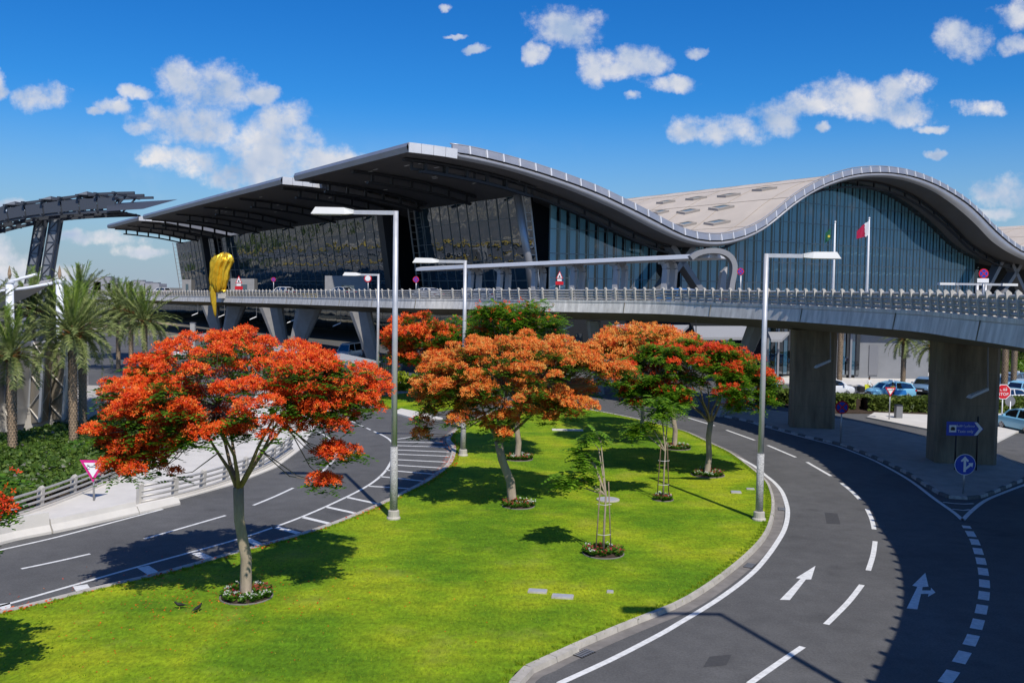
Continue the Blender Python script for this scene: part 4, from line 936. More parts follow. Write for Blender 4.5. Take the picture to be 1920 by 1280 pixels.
# ---- date palms
m_ptrunk = mat('palm_trunk', (.30, .22, .145), .95, var=.3, vscale=5, bump=.3, bscale=12)
m_frond = leafmat('palm_frond', [(0, (.085, .125, .03)), (.5, (.185, .225, .065)), (1, (.32, .35, .125))], .25)
m_frondn = leafmat('young_frond', [(0, (.10, .18, .02)), (1, (.24, .33, .04))], .3)
m_dead = leafmat('orange_boot', [(0, (.18, .085, .03)), (1, (.35, .16, .05))], .1)
def frond_mesh(name, ln, curl, m, seed, nl=30, wl=.42):
    random.seed(seed); mb = MB(); P = []
    for i in range(11):
        k = i / 10; P.append(V((ln * (k - .18 * curl * k ** 3), 0, ln * (.30 * k - curl * .62 * k * k))))
    for i in range(10):
        a, b = P[i], P[i + 1]; wd = .035 * (1 - i / 11); o = len(mb.v); mb.v += [a + V((0, -wd, 0)), a + V((0, wd, 0)), b + V((0, wd * .9, 0)), b + V((0, -wd * .9, 0))]; mb.f.append((o, o + 1, o + 2, o + 3))
    for j in range(nl):
        k = .14 + .86 * j / nl; i = min(int(k * 10), 9); p = P[i].lerp(P[i + 1], k * 10 - i); t = (P[i + 1] - P[i]).normalized()
        L_ = wl * (1.0 - .75 * abs(k - .42) ** 1.3) * rnd(.85, 1.1)
        for sg in (-1, 1):
            d = (t * .72 + V((0, sg, 0)) * .62 + V((0, 0, rnd(-.05, .42)))).normalized(); w_ = .030; s_ = t * w_
            o = len(mb.v); e = p + d * L_ - V((0, 0, .10 * L_)); mb.v += [p - s_, p + s_, p + d * L_ * .55 + s_ * .9, e, p + d * L_ * .55 - s_ * .9]; mb.f.append((o, o + 1, o + 2, o + 3, o + 4))
    return mb.mesh(name, m)
FRONDS = [frond_mesh('frond', 3.3, .35, m_frond, 41), frond_mesh('frond', 3.2, .75, m_frond, 42), frond_mesh('frond', 3.0, 1.15, m_frond, 43), frond_mesh('frond', 3.0, .12, m_frondn, 44)]
def palm(b0, h, r, label, seed, sc_=1.0, n=46, lean=(0, 0), group='date palms'):
    n = int(n * 1.25)
    random.seed(seed); b0 = V(b0); T = thing('date_palm', label, 'palm', b0, group); mb = MB(); top = V((lean[0], lean[1], h))
    mb.tube([V((0, 0, -.2)), top * .5, top], [r * .86, r * .8, r * .92], 12)
    rows = int(h / .17); per = 9
    for i in range(rows):
        k = i / rows; z = h * k; c = top * k; rr = r * (.86 + .06 * k)
        for j in range(per):
            a = 2 * math.pi * (j + .5 * (i % 2)) / per; ca, sa = math.cos(a), math.sin(a); d = V((ca, sa, 0)); s_ = V((-sa, ca, 0)) * rr * .36
            o = len(mb.v); mb.v += [c + d * rr * .92 - s_ , c + d * rr * .92 + s_, c + d * rr * 1.17 + s_ * .55 + V((0, 0, .17)), c + d * rr * 1.17 - s_ * .55 + V((0, 0, .17)), c + d * rr * .9 + V((0, 0, .24))]
            mb.f += [(o, o + 1, o + 2, o + 3), (o + 3, o + 2, o + 4)]
    mb.build('trunk', m_ptrunk, T, local=True)
    bt = MB()
    for j in range(40):
        a = rnd(0, 6.28); d = V((math.cos(a), math.sin(a), rnd(.2, .9))).normalized(); p = top + V((0, 0, rnd(-.5, .25))); bt.beam(p, p + d * rnd(.5, .9) * sc_, .1, .05)
    bt.build('crown_boots', m_dead, T, local=True)
    for i in range(n):
        k = (i + .5) / n; a = i * 2.39996 + rnd(-.2, .2); el = 1.25 - 1.75 * k ** .85 + rnd(-.1, .1)
        me = FRONDS[3] if k < .16 else FRONDS[0] if k < .4 else FRONDS[1] if k < .75 else FRONDS[2]
        o = bpy.data.objects.new('frond', me); COL.objects.link(o); o.parent = T
        s_ = sc_ * rnd(.88, 1.08)
        o.matrix_local = Matrix.Translation(top + V((0, 0, .15))) @ Matrix.Rotation(a, 4, 'Z') @ Matrix.Rotation(-el, 4, 'Y') @ Matrix.Rotation(rnd(-.25, .25), 4, 'X') @ Matrix.Scale(s_, 4)
    return T
def palm_at(px, yb, D_, ycrown, r, label, seed, sc_=1.0, n=46, lean=(0, 0), group='date palms left of the road'):
    b = AT(px, yb, D_); z0 = max(b.z, 0.0); c = AT(px, ycrown, D_); b.z = min(z0, .3); return palm((b.x, b.y, 0), c.z, r, label, seed, sc_, n, lean, group)
palm_at(138, 845, 56.5, 632, .27, 'near date palm with scaly trunk beside the ramp railing', 51, 1.05, 52)
palm_at(156, 830, 60, 622, .27, 'second date palm close behind the near one, trunk in shade', 52, 1.0, 46)
palm_at(24, 870, 54, 672, .27, 'low date palm at the left edge in front of the pleated wall', 53, .98, 44)
palm_at(-30, 870, 60, 606, .27, 'tall date palm cut by the left edge of the picture', 54, 1.1, 40)
palm_at(62, 760, 78, 588, .27, 'date palm behind the pale canopy roof', 55, 1.2, 40)
palm_at(272, 690, 96, 606, .27, 'date palm with orange crown base nearest the viaduct', 56, 1.25, 48)
palm_at(246, 690, 104, 590, .27, 'date palm with grey trunk left of the orange-based one', 57, 1.3, 42)
palm_at(222, 690, 110, 585, .27, 'far date palm with straggling top fronds', 58, 1.3, 40)
palm_at(152, 700, 108, 560, .27, 'bushy upright palm rising behind the near pair', 59, 1.35, 42)
palm_at(96, 720, 84, 600, .27, 'half hidden palm between the columns and the near pair', 60, 1.2, 40)
GR = 'date palms at the taxi rank'
palm_at(1573, 735, 96, 610, .30, 'palm trunk right of the left pier, its crown hidden by the deck', 61, .5, 22, group=GR)
palm_at(1692, 740, 97, 640, .27, 'palm with crown just under the deck by the grey wall', 62, .9, 40, group=GR)
palm_at(1745, 762, 86, 655, .27, 'palm standing in the hedge left of the right pier', 63, .85, 42, group=GR)
palm_at(1881, 765, 84, 622, .30, 'palm behind the stop sign', 64, .6, 24, group=GR)
palm_at(1899, 745, 96, 618, .30, 'palm at the right edge behind the parked taxis', 65, .6, 24, group=GR)

# ---- hedges, shrubs, ground cover
m_hedge = leafmat('hedge_leaf', [(0, (.045, .075, .012)), (.5, (.095, .14, .02)), (1, (.17, .21, .04))], .3)
m_shrub = leafmat('lime_shrub', [(0, (.16, .24, .01)), (.6, (.32, .40, .02)), (1, (.45, .50, .05))], .4)
m_cover = leafmat('ground_cover_leaf', [(0, (.04, .085, .012)), (.6, (.085, .155, .02)), (.95, (.15, .22, .035)), (1, (.25, .22, .24))], .25)
def leafmass(mb, c, rx, ry, rz, n, ls):
    for _ in range(n):
        d = rdir(); k = rnd(.6, 1.0); p = c + V((d.x * rx * k, d.y * ry * k, abs(d.z) * rz * k)); a = rdir(); b = a.cross(rdir()).normalized(); q = ls * rnd(.6, 1.3); quad(mb, p, a * q * .6, b * q)
def hedge(a, b, wd, h, label, n, ls=.1):
    a, b = V(a), V(b); mb = MB(); core = MB(); t = (b - a).normalized(); s_ = V((-t.y, t.x, 0)); T = thing('hedge', label, 'hedge', a.lerp(b, .5), 'hedges by the taxi rank')
    core.beam(a + V((0, 0, h * .45)), b + V((0, 0, h * .45)), wd * .8, h * .88)
    for _ in range(n):
        k = rnd(0, 1); x = rnd(-.5, .5); z = rnd(.05, 1)
        if random.random() < .55: z = 1 + noise.noise(a.lerp(b, k) * .9) * .12
        else: x = math.copysign(.5, x)
        p = a.lerp(b, k) + s_ * x * wd * rnd(.9, 1.08) + V((0, 0, z * h)); u = rdir(); v_ = u.cross(rdir()).normalized(); q = ls * rnd(.6, 1.4); quad(mb, p, u * q * .6, v_ * q)
    core.build('stems', m_soil, T); mb.build('leaves', m_hedge, T)
random.seed(71)
p0, p1, p2 = G(1462, 757), G(1760, 771), G(1990, 768)
hedge(G(1425, 750, .14), G(1612, 766, .14), 2.4, 1.05, 'clipped hedge between the pier and the yield sign', 5000, .14)
hedge(G(1622, 767, .14), G(1768, 771, .14), 2.4, 1.05, 'clipped hedge in front of the blue taxis', 4200, .14)
hedge(G(1850, 771, .14), G(1990, 766, .14), 2.4, 1.05, 'clipped hedge under the stop sign', 3600, .14)
T = thing('shrub', 'lime green shrub at the edge of the far lawn', 'shrub', G(752, 735)); mb = MB()
for dx, dy, r in ((-1.2, 0, 1.2), (0, .4, 1.5), (1.3, 0, 1.3), (2.6, .5, 1.1), (-2.2, .5, .9)): leafmass(mb, G(752, 733) + V((dx, dy, 0)), r, r, r * 1.25, 420, .2)
mb.build('leaves', m_shrub, T)
cov = MB(); random.seed(72)
bed = [G(*p) for p in [(-140, 1008), (0, 979), (180, 911), (296, 855), (385, 798), (410, 775), (330, 750), (200, 792), (0, 832), (-160, 852)]]
def inside(p, poly):
    r = False; n = len(poly)
    for i in range(n):
        a, b = poly[i], poly[(i + 1) % n]
        if (a.y > p.y) != (b.y > p.y) and p.x < (b.x - a.x) * (p.y - a.y) / (b.y - a.y) + a.x: r = not r
    return r
xs = [p.x for p in bed]; ys = [p.y for p in bed]; cnt = 0
while cnt < 30000:
    p = V((rnd(min(xs), max(xs)), rnd(min(ys), max(ys)), 0))
    if not inside(p, bed) or p.x < -36: continue
    h = .35 + .35 * (noise.noise(p * .6) * .5 + .5) + .15 * noise.noise(p * 2.2); u = rdir(); v_ = u.cross(rdir()).normalized(); q = .12 * rnd(.6, 1.4); quad(cov, V((p.x, p.y, .12 + h * rnd(.75, 1))), u * q * .6, v_ * q); cnt += 1
o = cov.build('ground_cover', m_cover); o['kind'] = 'stuff'
# far greenery beyond the taxi rank
random.seed(73)
for i, (px, D_, r, h) in enumerate(((1752, 128, 4, 3.2), (1790, 140, 5, 4.5), (1850, 135, 5, 4), (1885, 142, 6, 5.5), (1925, 132, 5, 4.5), (1905, 120, 3.5, 2.4), (1870, 118, 3, 2.0))):
    c = AT(px, 600, D_); c.z = 0; T = thing('bush', ['low bush left of the right pier behind the palm', 'tall bush hidden mostly by the right pier', 'bush right of the right pier', 'tallest bush behind the parked taxis', 'bush at the right edge behind the taxis', 'low clipped bush above the rearmost taxi', 'lowest clipped bush behind the white car'][i], 'bush', c, 'bushes behind the taxi rank'); mb = MB()
    for _ in range(7): leafmass(mb, c + V((rnd(-r, r) * .6, rnd(-1.5, 1.5), rnd(0, h * .3))), r * .55, r * .45, h * .7, 330, .24)
    mb.build('leaves', m_leafy if i % 2 else m_hedge, T)
    MB().tube([c, c + V((0, 0, h * .7))], [.2, .08], 6).build('stem', m_barkd, T)
# fallen petals on the lawn and the gutter
pet = MB(); random.seed(74); tb = G(462, 1118)
for _ in range(520):
    a, q = rnd(0, 6.28), abs(random.gauss(0, 3.2)) + .3; p = tb + V((math.cos(a) * q * 1.25 - 1.2, math.sin(a) * q - .6, 0)); z = .145 if inside(p, lawn_pts) else .012
    u = rdir(); u.z *= .2; v_ = V((-u.y, u.x, rnd(-.2, .2))); quad(pet, V((p.x, p.y, z)), u.normalized() * .016, v_.normalized() * .022)
ed = [p for p in edge if p.x < -1 and p.y > 25]
for _ in range(1500):
    e = random.choice(ed); p = e + V((rnd(-.5, .5), rnd(-.5, .5), 0))
    if noise.noise(e * .35) < .05 and random.random() < .8: continue
    z = .165 if inside(p, lawn_pts) else .012; u = rdir(); u.z *= .2; v_ = V((-u.y, u.x, rnd(-.2, .2))); quad(pet, V((p.x, p.y, z)), u.normalized() * .03, v_.normalized() * .04)
o = pet.build('fallen_petals', m_red); o['kind'] = 'stuff'

# belt of far trees, one mass, added as something for the glass to mirror
belt = MB(); random.seed(75)
for k in range(60):
    c = V((rnd(-560, -260), rnd(460, 760), 0))
    if c.x > -c.y * .62 + 60: continue
    leafmass(belt, c, rnd(3, 6), rnd(3, 6), rnd(4, 8), 46, 1.3)
if belt.v: o = belt.build('added_far_trees', m_hedge); o['kind'] = 'stuff'

# blades standing proud of the mown turf, thickest along the kerb
m_blade = leafmat('grass_blade', [(0, (.12, .23, .008)), (.6, (.22, .33, .010)), (1, (.36, .40, .03))], .3)
tuft = MB(); random.seed(76); cnt = 0; lp = [p for p in lawn_pts]; ei = offs(edge, -.31)
def blade(p, h):
    a = rnd(0, 6.28); d = V((math.cos(a), math.sin(a), 0)); o_ = len(tuft.v); tuft.v += [p - d * .016, p + d * .016, p + V((rnd(-.03, .03), rnd(-.03, .03), h))]; tuft.f.append((o_, o_ + 1, o_ + 2))
while cnt < 42000:
    p = V((rnd(-17, 15), 14 + 46 * random.random() ** 1.6, 0)); cnt += 1
    if inside(p, lp): blade(V((p.x, p.y, .125)), rnd(.03, .075))
for e in ei:
    for _ in range(60): blade(V((e.x + rnd(-.13, .13), e.y + rnd(-.13, .13), .125)), rnd(.04, .10)) if inside(e, lp) else None
tuft.v and tuft.build('grass_blades', m_blade).__setitem__('kind', 'stuff')

# ================================================================== LAMP POSTS
m_grey = mat('sign_grey', (.22, .22, .23), .5, .4);
m_pole = mat('pole_paint', (.52, .52, .53), .4, .3, var=.06, vscale=4)
m_head = mat('lamp_head', (.70, .69, .66), .45)
m_lens = mat('lamp_lens', (.55, .54, .48), .2)
m_speck = mat('speckled_granite', (.16, .155, .155), .75, col2=(.55, .55, .54), vscale=26, detail=2)
def lamp_post(base, h, arm, label, sleeve=2.6, r=.115, zbase=0.0, group='lamp posts'):
    b = V(base); T = thing('lamp_post', label, 'lamp post', b, group); up = lambda z: b + V((0, 0, z)); d = V((arm, 0, 0)).normalized()
    MB().lathe([(.30, 0), (.30, .08), (.25, .14), (.24, .38), (.17, .42)], b, 16).build('base_collar', m_kerb, T)
    MB().tube([up(.3), up(sleeve)], [r * 1.35, r * 1.28], 14).build('granite_sleeve', m_speck, T, True)
    MB().tube([up(sleeve - .05), up(h * .6), up(h)], [r * 1.05, r * .95, r * .85], 12).build('pole', m_pole, T, True)
    L_ = abs(arm); MB().beam(up(h - .08) - d * .1, up(h - .08) + d * (L_ * .55), .14, .17).build('arm', m_pole, T)
    c = up(h - .06); a, e = L_ * .5, L_; s_ = V((0, .28, 0))
    hd = MB().add([c + d * a - s_ * .4 - V((0, 0, .08)), c + d * (a + .35) - s_ - V((0, 0, .12)), c + d * e - s_ - V((0, 0, .12)), c + d * a + s_ * .4 - V((0, 0, .08)), c + d * (a + .35) + s_ - V((0, 0, .12)), c + d * e + s_ - V((0, 0, .12)),
                   c + d * a - s_ * .4 + V((0, 0, .08)), c + d * (a + .4) - s_ * .8 + V((0, 0, .16)), c + d * (e - .18) - s_ * .8 + V((0, 0, .17)), c + d * a + s_ * .4 + V((0, 0, .08)), c + d * (a + .4) + s_ * .8 + V((0, 0, .16)), c + d * (e - .18) + s_ * .8 + V((0, 0, .17))],
                  [(0, 3, 4, 1), (1, 4, 5, 2), (6, 7, 10, 9), (7, 8, 11, 10), (0, 1, 7, 6), (1, 2, 8, 7), (3, 9, 10, 4), (4, 10, 11, 5), (2, 5, 11, 8), (0, 6, 9, 3)]).build('lamp_head', m_head, T, fix=True)
    MB().box(c + d * ((a + e) / 2 + .2) - V((0, 0, .13)), ((e - a) * .62, .4, .03)).build('lens', m_lens, hd)
    return T
lamp_post(G(738, 973, .1), 13.2, -3.55, 'tallest lamp post with arm to the left at the lawn edge', 3.15, .125)
lamp_post(G(1423, 975, .1), 11.65, 3.15, 'lamp post with arm to the right beside the right road', 2.95, .12)
lamp_post(V((AT(870, 700, 56).x, 56, .1)), 11.65, -3.1, 'lamp post rising behind the leaning orange tree', 2.9, .12)
lamp_post(G(708, 752, .1), 11.2, -3.1, 'thin far lamp post at the small lawn', 2.2, .12)
lamp_post(V((12.0, 14.9, 9.1)), 9.0, -3.2, 'lamp post on the viaduct outside the picture, casting its shadow on the road', 1.0, .12)
# twin-armed lamp on the viaduct
def twin_lamp(px, D_, label):
    b = AT(px, 545, D_); b.z = 9.05; top = AT(px, 533, D_).z; T = thing('twin_lamp', label, 'lamp', b)
    MB().tube([b, V((b.x, b.y, top))], .09, 10).build('pole', m_pole, T, True)
    MB().tube([b + V((.5, 0, 0)), V((b.x + .5, b.y, top))], .07, 10).build('pole', m_pole, T, True)
    MB().beam(V((b.x - 1.3, b.y, top)), V((b.x + 1.6, b.y, top)), .12, .12).build('arm', m_pole, T)
    for sx in (-1, 1): MB().box((b.x + sx * 1.85, b.y, top), (.9, .4, .14)).build('lamp_head', m_head, T)
twin_lamp(1832, 56, 'low twin-armed lamp above the railing at the right')
# lights hung below the deck and on the piers
def hung_light(px, yt, yb, D_, label, d=-1):
    a, b = AT(px, yt, D_), AT(px, yb, D_); T = thing('hanging_light', label, 'light', b, 'lights hung under the viaduct')
    MB().tube([a + V((0, 0, .6)), a, b], .04, 6).build('hanger', m_grey, T)
    MB().add([b + V((0, -.15, .06)), b + V((0, .15, .06)), b + V((d * 1.1, .3, -.42)), b + V((d * 1.1, -.3, -.42)), b + V((0, -.1, .2)), b + V((0, .1, .2)), b + V((d * 1.0, .22, -.25)), b + V((d * 1.0, -.22, -.25))], [(0, 1, 2, 3), (4, 7, 6, 5), (0, 4, 5, 1), (2, 6, 7, 3), (1, 5, 6, 2), (0, 3, 7, 4)]).build('floodlight', m_head, T)
for px, yt, yb, D_, lb in ((371, 576, 588, 178, 'leftmost light hung under the viaduct'), (421, 578, 591, 172, 'light hung between the first pair of raking legs'), (481, 582, 595, 156, 'light hung left of the second pair of raking legs'), (552, 584, 601, 145, 'light hung within the second pair of raking legs'),
                       (639, 584, 607, 130, 'light hung left of the thin far lamp post'), (737, 590, 617, 118, 'light hung just left of the tall near lamp post'), (888, 586, 628, 104, 'light hung above the dark green tree'), (1075, 592, 612, 92, 'light hung above the orange blossoms'), (1305, 600, 630, 80, 'light hung above the red and green tree')):
    hung_light(px, yt, yb, D_, lb)
hung_light(1557, 625, 679, 67.5, 'floodlight hung on the left pier'); hung_light(1852, 665, 733, 54, 'floodlight hung on the right pier')

# ================================================================== SIGNS
m_blue = mat('sign_blue', (.008, .055, .42), .4); m_redp = mat('sign_red', (.55, .012, .02), .4); m_mag = mat('sign_magenta', (.62, .02, .22), .4); m_whp = mat('sign_white', (.78, .78, .78), .4); m_blk = mat('sign_black', (.01, .01, .01), .5)
def face(o_, px_, py_, dz=0): return o_ + V((px_, -dz, py_))
def disc(c, r, n, m, nm, parent, th=.02, rot=0.0): 
    return MB().prism([V((c.x + r * math.cos(2 * math.pi * i / n + rot), c.y, c.z + r * math.sin(2 * math.pi * i / n + rot))) for i in range(n)], (0, -th, 0)).build(nm, m, parent, fix=True)
def plate(c, pts, m, nm, parent, th=.012): return MB().prism([V((c.x + a, c.y, c.z + b)) for a, b in pts], (0, -th, 0)).build(nm, m, parent, fix=True)
def text(c, s_, size, m, parent, name='lettering', squash=1.0):
    cu = bpy.data.curves.new('lettering', 'FONT'); cu.body = s_; cu.size = size; cu.align_x = 'CENTER'; cu.align_y = 'CENTER'; cu.resolution_u = 2; cu.extrude = .003
    ob = bpy.data.objects.new('lettering', cu); COL.objects.link(ob); dg = bpy.context.evaluated_depsgraph_get(); me = bpy.data.meshes.new_from_object(ob.evaluated_get(dg)); bpy.data.objects.remove(ob)
    me.transform(Matrix.Translation(c - WLOC[parent]) @ Matrix.Rotation(rad(90), 4, 'X') @ Matrix.Scale(squash, 4, (1, 0, 0))); me.materials.clear(); me.materials.append(m)
    o = bpy.data.objects.new(name, me); COL.objects.link(o); o.parent = parent; WLOC[o] = WLOC[parent]; return o
def sign(base, ztop, label, cat='sign', r=.045, group=None, pm_=None):
    T = thing('road_sign', label, cat, base, group); MB().tube([V(base), V((base[0], base[1], ztop))], r, 8).build('post', pm_ or m_steel, T, True); return T
def zat(px, py, b): return AT(px, py, b.y).z
# blue arrow disc on the island tip
b = G(1806, 925, .13); c = V((b.x, b.y - .06, zat(1806, 870, b))); T = sign(b, c.z, 'round blue sign with two white arrows on the island tip')
r_ = .5; disc(c, r_ * 1.06, 32, m_whp, 'rim', T); p = disc(c - V((0, .022, 0)), r_, 32, m_blue, 'disc', T, .015)
cf = c - V((0, .042, 0)); plate(cf, [(-.09, -.36), (.03, -.36), (.03, .2), (.12, .14), (.17, .2), (-.03, .42), (-.24, .2), (-.18, .14), (-.09, .2)], m_whp, 'arrow', T)
plate(cf - V((0, .001, 0)), [(.028, -.26), (.028, -.13), (.2, .02), (.14, .08), (.38, .1), (.35, -.12), (.28, -.06)], m_whp, 'arrow', T)
# taxi sign
b = G(1830, 881, .13); c = AT(1808, 803, b.y); c = V((c.x, b.y - .06, c.z)); T = sign(b, zat(1808, 780, b), 'blue direction sign to the taxis with white chevron, before the right pier', pm_=m_blk)
b2 = G(1790, 880, .13); MB().tube([b2, V((b2.x, b2.y, c.z))], .045, 8).build('post', m_blk, T, True)
w_, h_ = 1.05, .40
plate(c, [(-w_, -h_), (w_ * .62, -h_), (w_, 0), (w_ * .62, h_), (-w_, h_)], m_blue, 'panel', T, .03); cf = c - V((0, .032, 0))
plate(cf, [(w_ * .50, -h_ * .92), (w_ * .66, -h_ * .92), (w_ * .95, 0), (w_ * .66, h_ * .92), (w_ * .50, h_ * .92), (w_ * .76, 0)], m_whp, 'chevron', T)
plate(cf, [(-.9, -.2), (-.5, -.2), (-.5, .2), (-.9, .2)], m_whp, 'pictogram', T); plate(cf - V((0, .013, 0)), [(-.82, -.1), (-.58, -.1), (-.58, .02), (-.63, .1), (-.77, .1), (-.82, .02)], m_blk, 'pictogram', T)
text(cf + V((.02, -.012, -.15)), 'Taxis only', .22, m_whp, T); text(cf + V((.02, -.012, .17)), '\uFEC2\uFED8\uFED3 \uFE93\uFEAE\uFE9F\uFEC3\uFEA4\uFEE3', .2, m_whp, T)
# no stopping disc
def no_stop(b, c, r_, T):
    disc(c, r_, 28, m_redp, 'disc', T); disc(c - V((0, .022, 0)), r_ * .78, 28, m_blue, 'disc', T, .012)
    for a in (rad(45), rad(-45)):
        u = V((math.cos(a), 0, math.sin(a))); q = V((-math.sin(a), 0, math.cos(a))); cc = c - V((0, .036 + (.004 if a > 0 else 0), 0))
        MB().prism([cc - u * r_ * .8 - q * r_ * .09, cc + u * r_ * .8 - q * r_ * .09, cc + u * r_ * .8 + q * r_ * .09, cc - u * r_ * .8 + q * r_ * .09], (0, -.01, 0)).build('bar', m_redp, T, fix=True)
b = G(1576, 829, .13); c = V((b.x, b.y - .06, zat(1576, 763, b))); T = sign(b, c.z, 'round no-stopping sign in front of the left pier'); no_stop(b, c, .45, T)
# stop sign
b = G(1878, 790, .13); c = V((b.x, b.y - .06, zat(1877, 734, b))); T = sign(b, c.z, 'red octagonal stop sign right of the right pier', pm_=m_whp)
disc(c, .64, 8, m_whp, 'rim', T, .02, rad(22.5)); disc(c - V((0, .022, 0)), .58, 8, m_redp, 'octagon', T, .012, rad(22.5)); text(c + V((0, -.042, -.2)), 'STOP', .34, m_whp, T); text(c + V((0, -.042, .2)), '\uFED2\uFED7', .38, m_whp, T)
b = G(1893, 788, .13); c = V((b.x, b.y + .05, zat(1893, 752, b))); T = sign(b, c.z, 'back of a grey round sign beside the stop sign', pm_=m_whp); disc(c, .42, 20, m_grey, 'disc', T)
# yield signs
def yield_sign(b, c, w2, rim, T, ar):
    h2 = w2 * 1.72; plate(c, [(-w2, h2 * .42), (0, -h2 * .58), (w2, h2 * .42)], rim, 'rim', T, .02); plate(c - V((0, .022, 0)), [(-w2 * .68, h2 * .30), (0, -h2 * .36), (w2 * .68, h2 * .30)], m_whp, 'panel', T, .012)
    text(c + V((0, -.042, h2 * .17)), ar, w2 * .42, m_blk, T)
b = G(1667, 786, .13); c = V((b.x, b.y - .06, zat(1667, 733, b))); T = sign(b, c.z, 'red-rimmed yield sign in front of the blue taxi'); yield_sign(b, c, .43, m_redp, T, '\uFEA2\uFEB4\uFED3\u0627')
b = G(176, 938, .06); c = V((b.x, b.y - .06, zat(175, 879, b))); T = sign(b, c.z, 'magenta-rimmed yield sign on the pale ramp'); yield_sign(b, c, .6, m_mag, T, '\uFEA2\uFEB4\uFED3\u0627')
# signs on the elevated road
def deck_sign(px, py, D_, kind, label):
    b = AT(px, 556, D_); b.z = 8.4 if D_ > 120 else 9.0; c = AT(px, py, D_); T = sign(b, c.z, label, group=None, r=.06)
    if kind == 'no': no_stop(b, c - V((0, .07, 0)), .38 if D_ > 80 else .28, T)
    if kind == 'warn':
        q = c - V((0, .08, 0)); s_ = D_ / 1770 * .82; plate(q, [(-8 * s_, 2 * s_), (0, 20 * s_), (8 * s_, 2 * s_)], m_redp, 'rim', T, .03); plate(q - V((0, .035, 0)), [(-5.6 * s_, 3.6 * s_), (0, 17 * s_), (5.6 * s_, 3.6 * s_)], m_whp, 'panel', T, .02)
        plate(q - V((0, .06, 0)), [(-1.5 * s_, 5 * s_), (1.5 * s_, 5 * s_), (1.5 * s_, 9 * s_), (-1.5 * s_, 9 * s_)], m_blk, 'pictogram', T)
        plate(q, [(-5 * s_, -3.6 * s_), (5 * s_, -3.6 * s_), (5 * s_, 1.2 * s_), (-5 * s_, 1.2 * s_)], m_whp, 'plate', T, .03); plate(q, [(-9 * s_, -12 * s_), (9 * s_, -12 * s_), (9 * s_, -4.4 * s_), (-9 * s_, -4.4 * s_)], m_redp, 'plate', T, .03)
    if kind == 'limit': q = c - V((0, .08, 0)); disc(q, .5, 20, m_redp, 'rim', T); disc(q - V((0, .03, 0)), .36, 20, m_whp, 'panel', T)
deck_sign(448, 533, 190, 'warn', 'warning triangle with red plate right of the gold sculpture'); deck_sign(513, 524, 160, 'no', 'blue no-stopping disc far left on the viaduct'); deck_sign(690, 522, 124, 'limit', 'red-rimmed disc on the viaduct left of the tall lamp'); deck_sign(780, 524, 115, 'no', 'blue no-stopping disc right of the tall lamp')
deck_sign(1049, 524, 93, 'warn', 'warning triangle with red plate before the walkway canopy'); deck_sign(1388, 509, 76, 'no', 'no-stopping disc beside the walkway canopy hoop'); deck_sign(1843, 513, 54, 'no', 'no-stopping disc with white plate at the right')
c = AT(1843, 526, 53.9); T = [o for o in sc.objects if o.get('label') == 'no-stopping disc with white plate at the right'][0]; plate(c, [(-.33, -.12), (.33, -.12), (.33, .12), (-.33, .12)], m_whp, 'plate', T)

# ================================================================== BARRIERS AND RAILINGS AT THE LEFT
P = spline([G(-90, 1042), G(18, 1012), G(110, 994), G(200, 974), G(270, 958), G(330, 944)], .5)
T = thing('concrete_barrier', 'pale concrete safety barrier at the foot of the ramp', 'barrier', P[len(P) // 2])
seg = [P[i:i + 9] for i in range(0, len(P) - 1, 8)]
for sgi, sg_ in enumerate(seg):
    if len(sg_) < 2: continue
    hh = .85 if sgi < len(seg) - 2 else .55 if sgi == len(seg) - 2 else .3
    sg_ = [sg_[0] + (sg_[1] - sg_[0]) * .05] + sg_[1:-1] + [sg_[-1] + (sg_[-2] - sg_[-1]) * .05]
    sweep(sg_, [(-.30, -.02), (-.30, .10), (-.13, .34), (-.08, hh), (.08, hh), (.13, .34), (.3, .1), (.3, -.02)], 'barrier_section', m_concl, T)
def guard_rail(px, label, step=2.6, h=1.0, nrail=4):
    P = spline([G(*p) for p in px], .4); T = thing('guard_railing', label, 'railing', P[len(P) // 2], 'railings beside the ramp')
    for p, t in stations(P, 0, lambda q: step):
        n = V((-t.y, t.x, 0)); MB().prism([p + n * a + V((0, 0, z)) - t * .11 for a, z in ((-.08, 0), (-.17, h), (-.05, h + .08), (.07, h - .05), (.14, 0))], t * .22).build('post', m_post, T, fix=True)
    for k in range(nrail): MB().tube([q + V((0, 0, .2 + (h - .28) * k / (nrail - 1))) for q in offs(P, .1)][::3], .06, 7).build('rail', m_rail, T, True)
    sweep(P, [(-.22, -.02), (-.22, .16), (.22, .16), (.22, -.02)], 'plinth', m_concl, T)
guard_rail([(-80, 1012), (0, 981), (90, 950), (180, 914), (240, 886), (300, 856), (345, 828), (390, 800)], 'long metal railing between the planting and the ramp')
guard_rail([(262, 948), (320, 936), (380, 920), (440, 900), (500, 876), (545, 846)], 'metal railing between the ramp and the left road', 1.9)

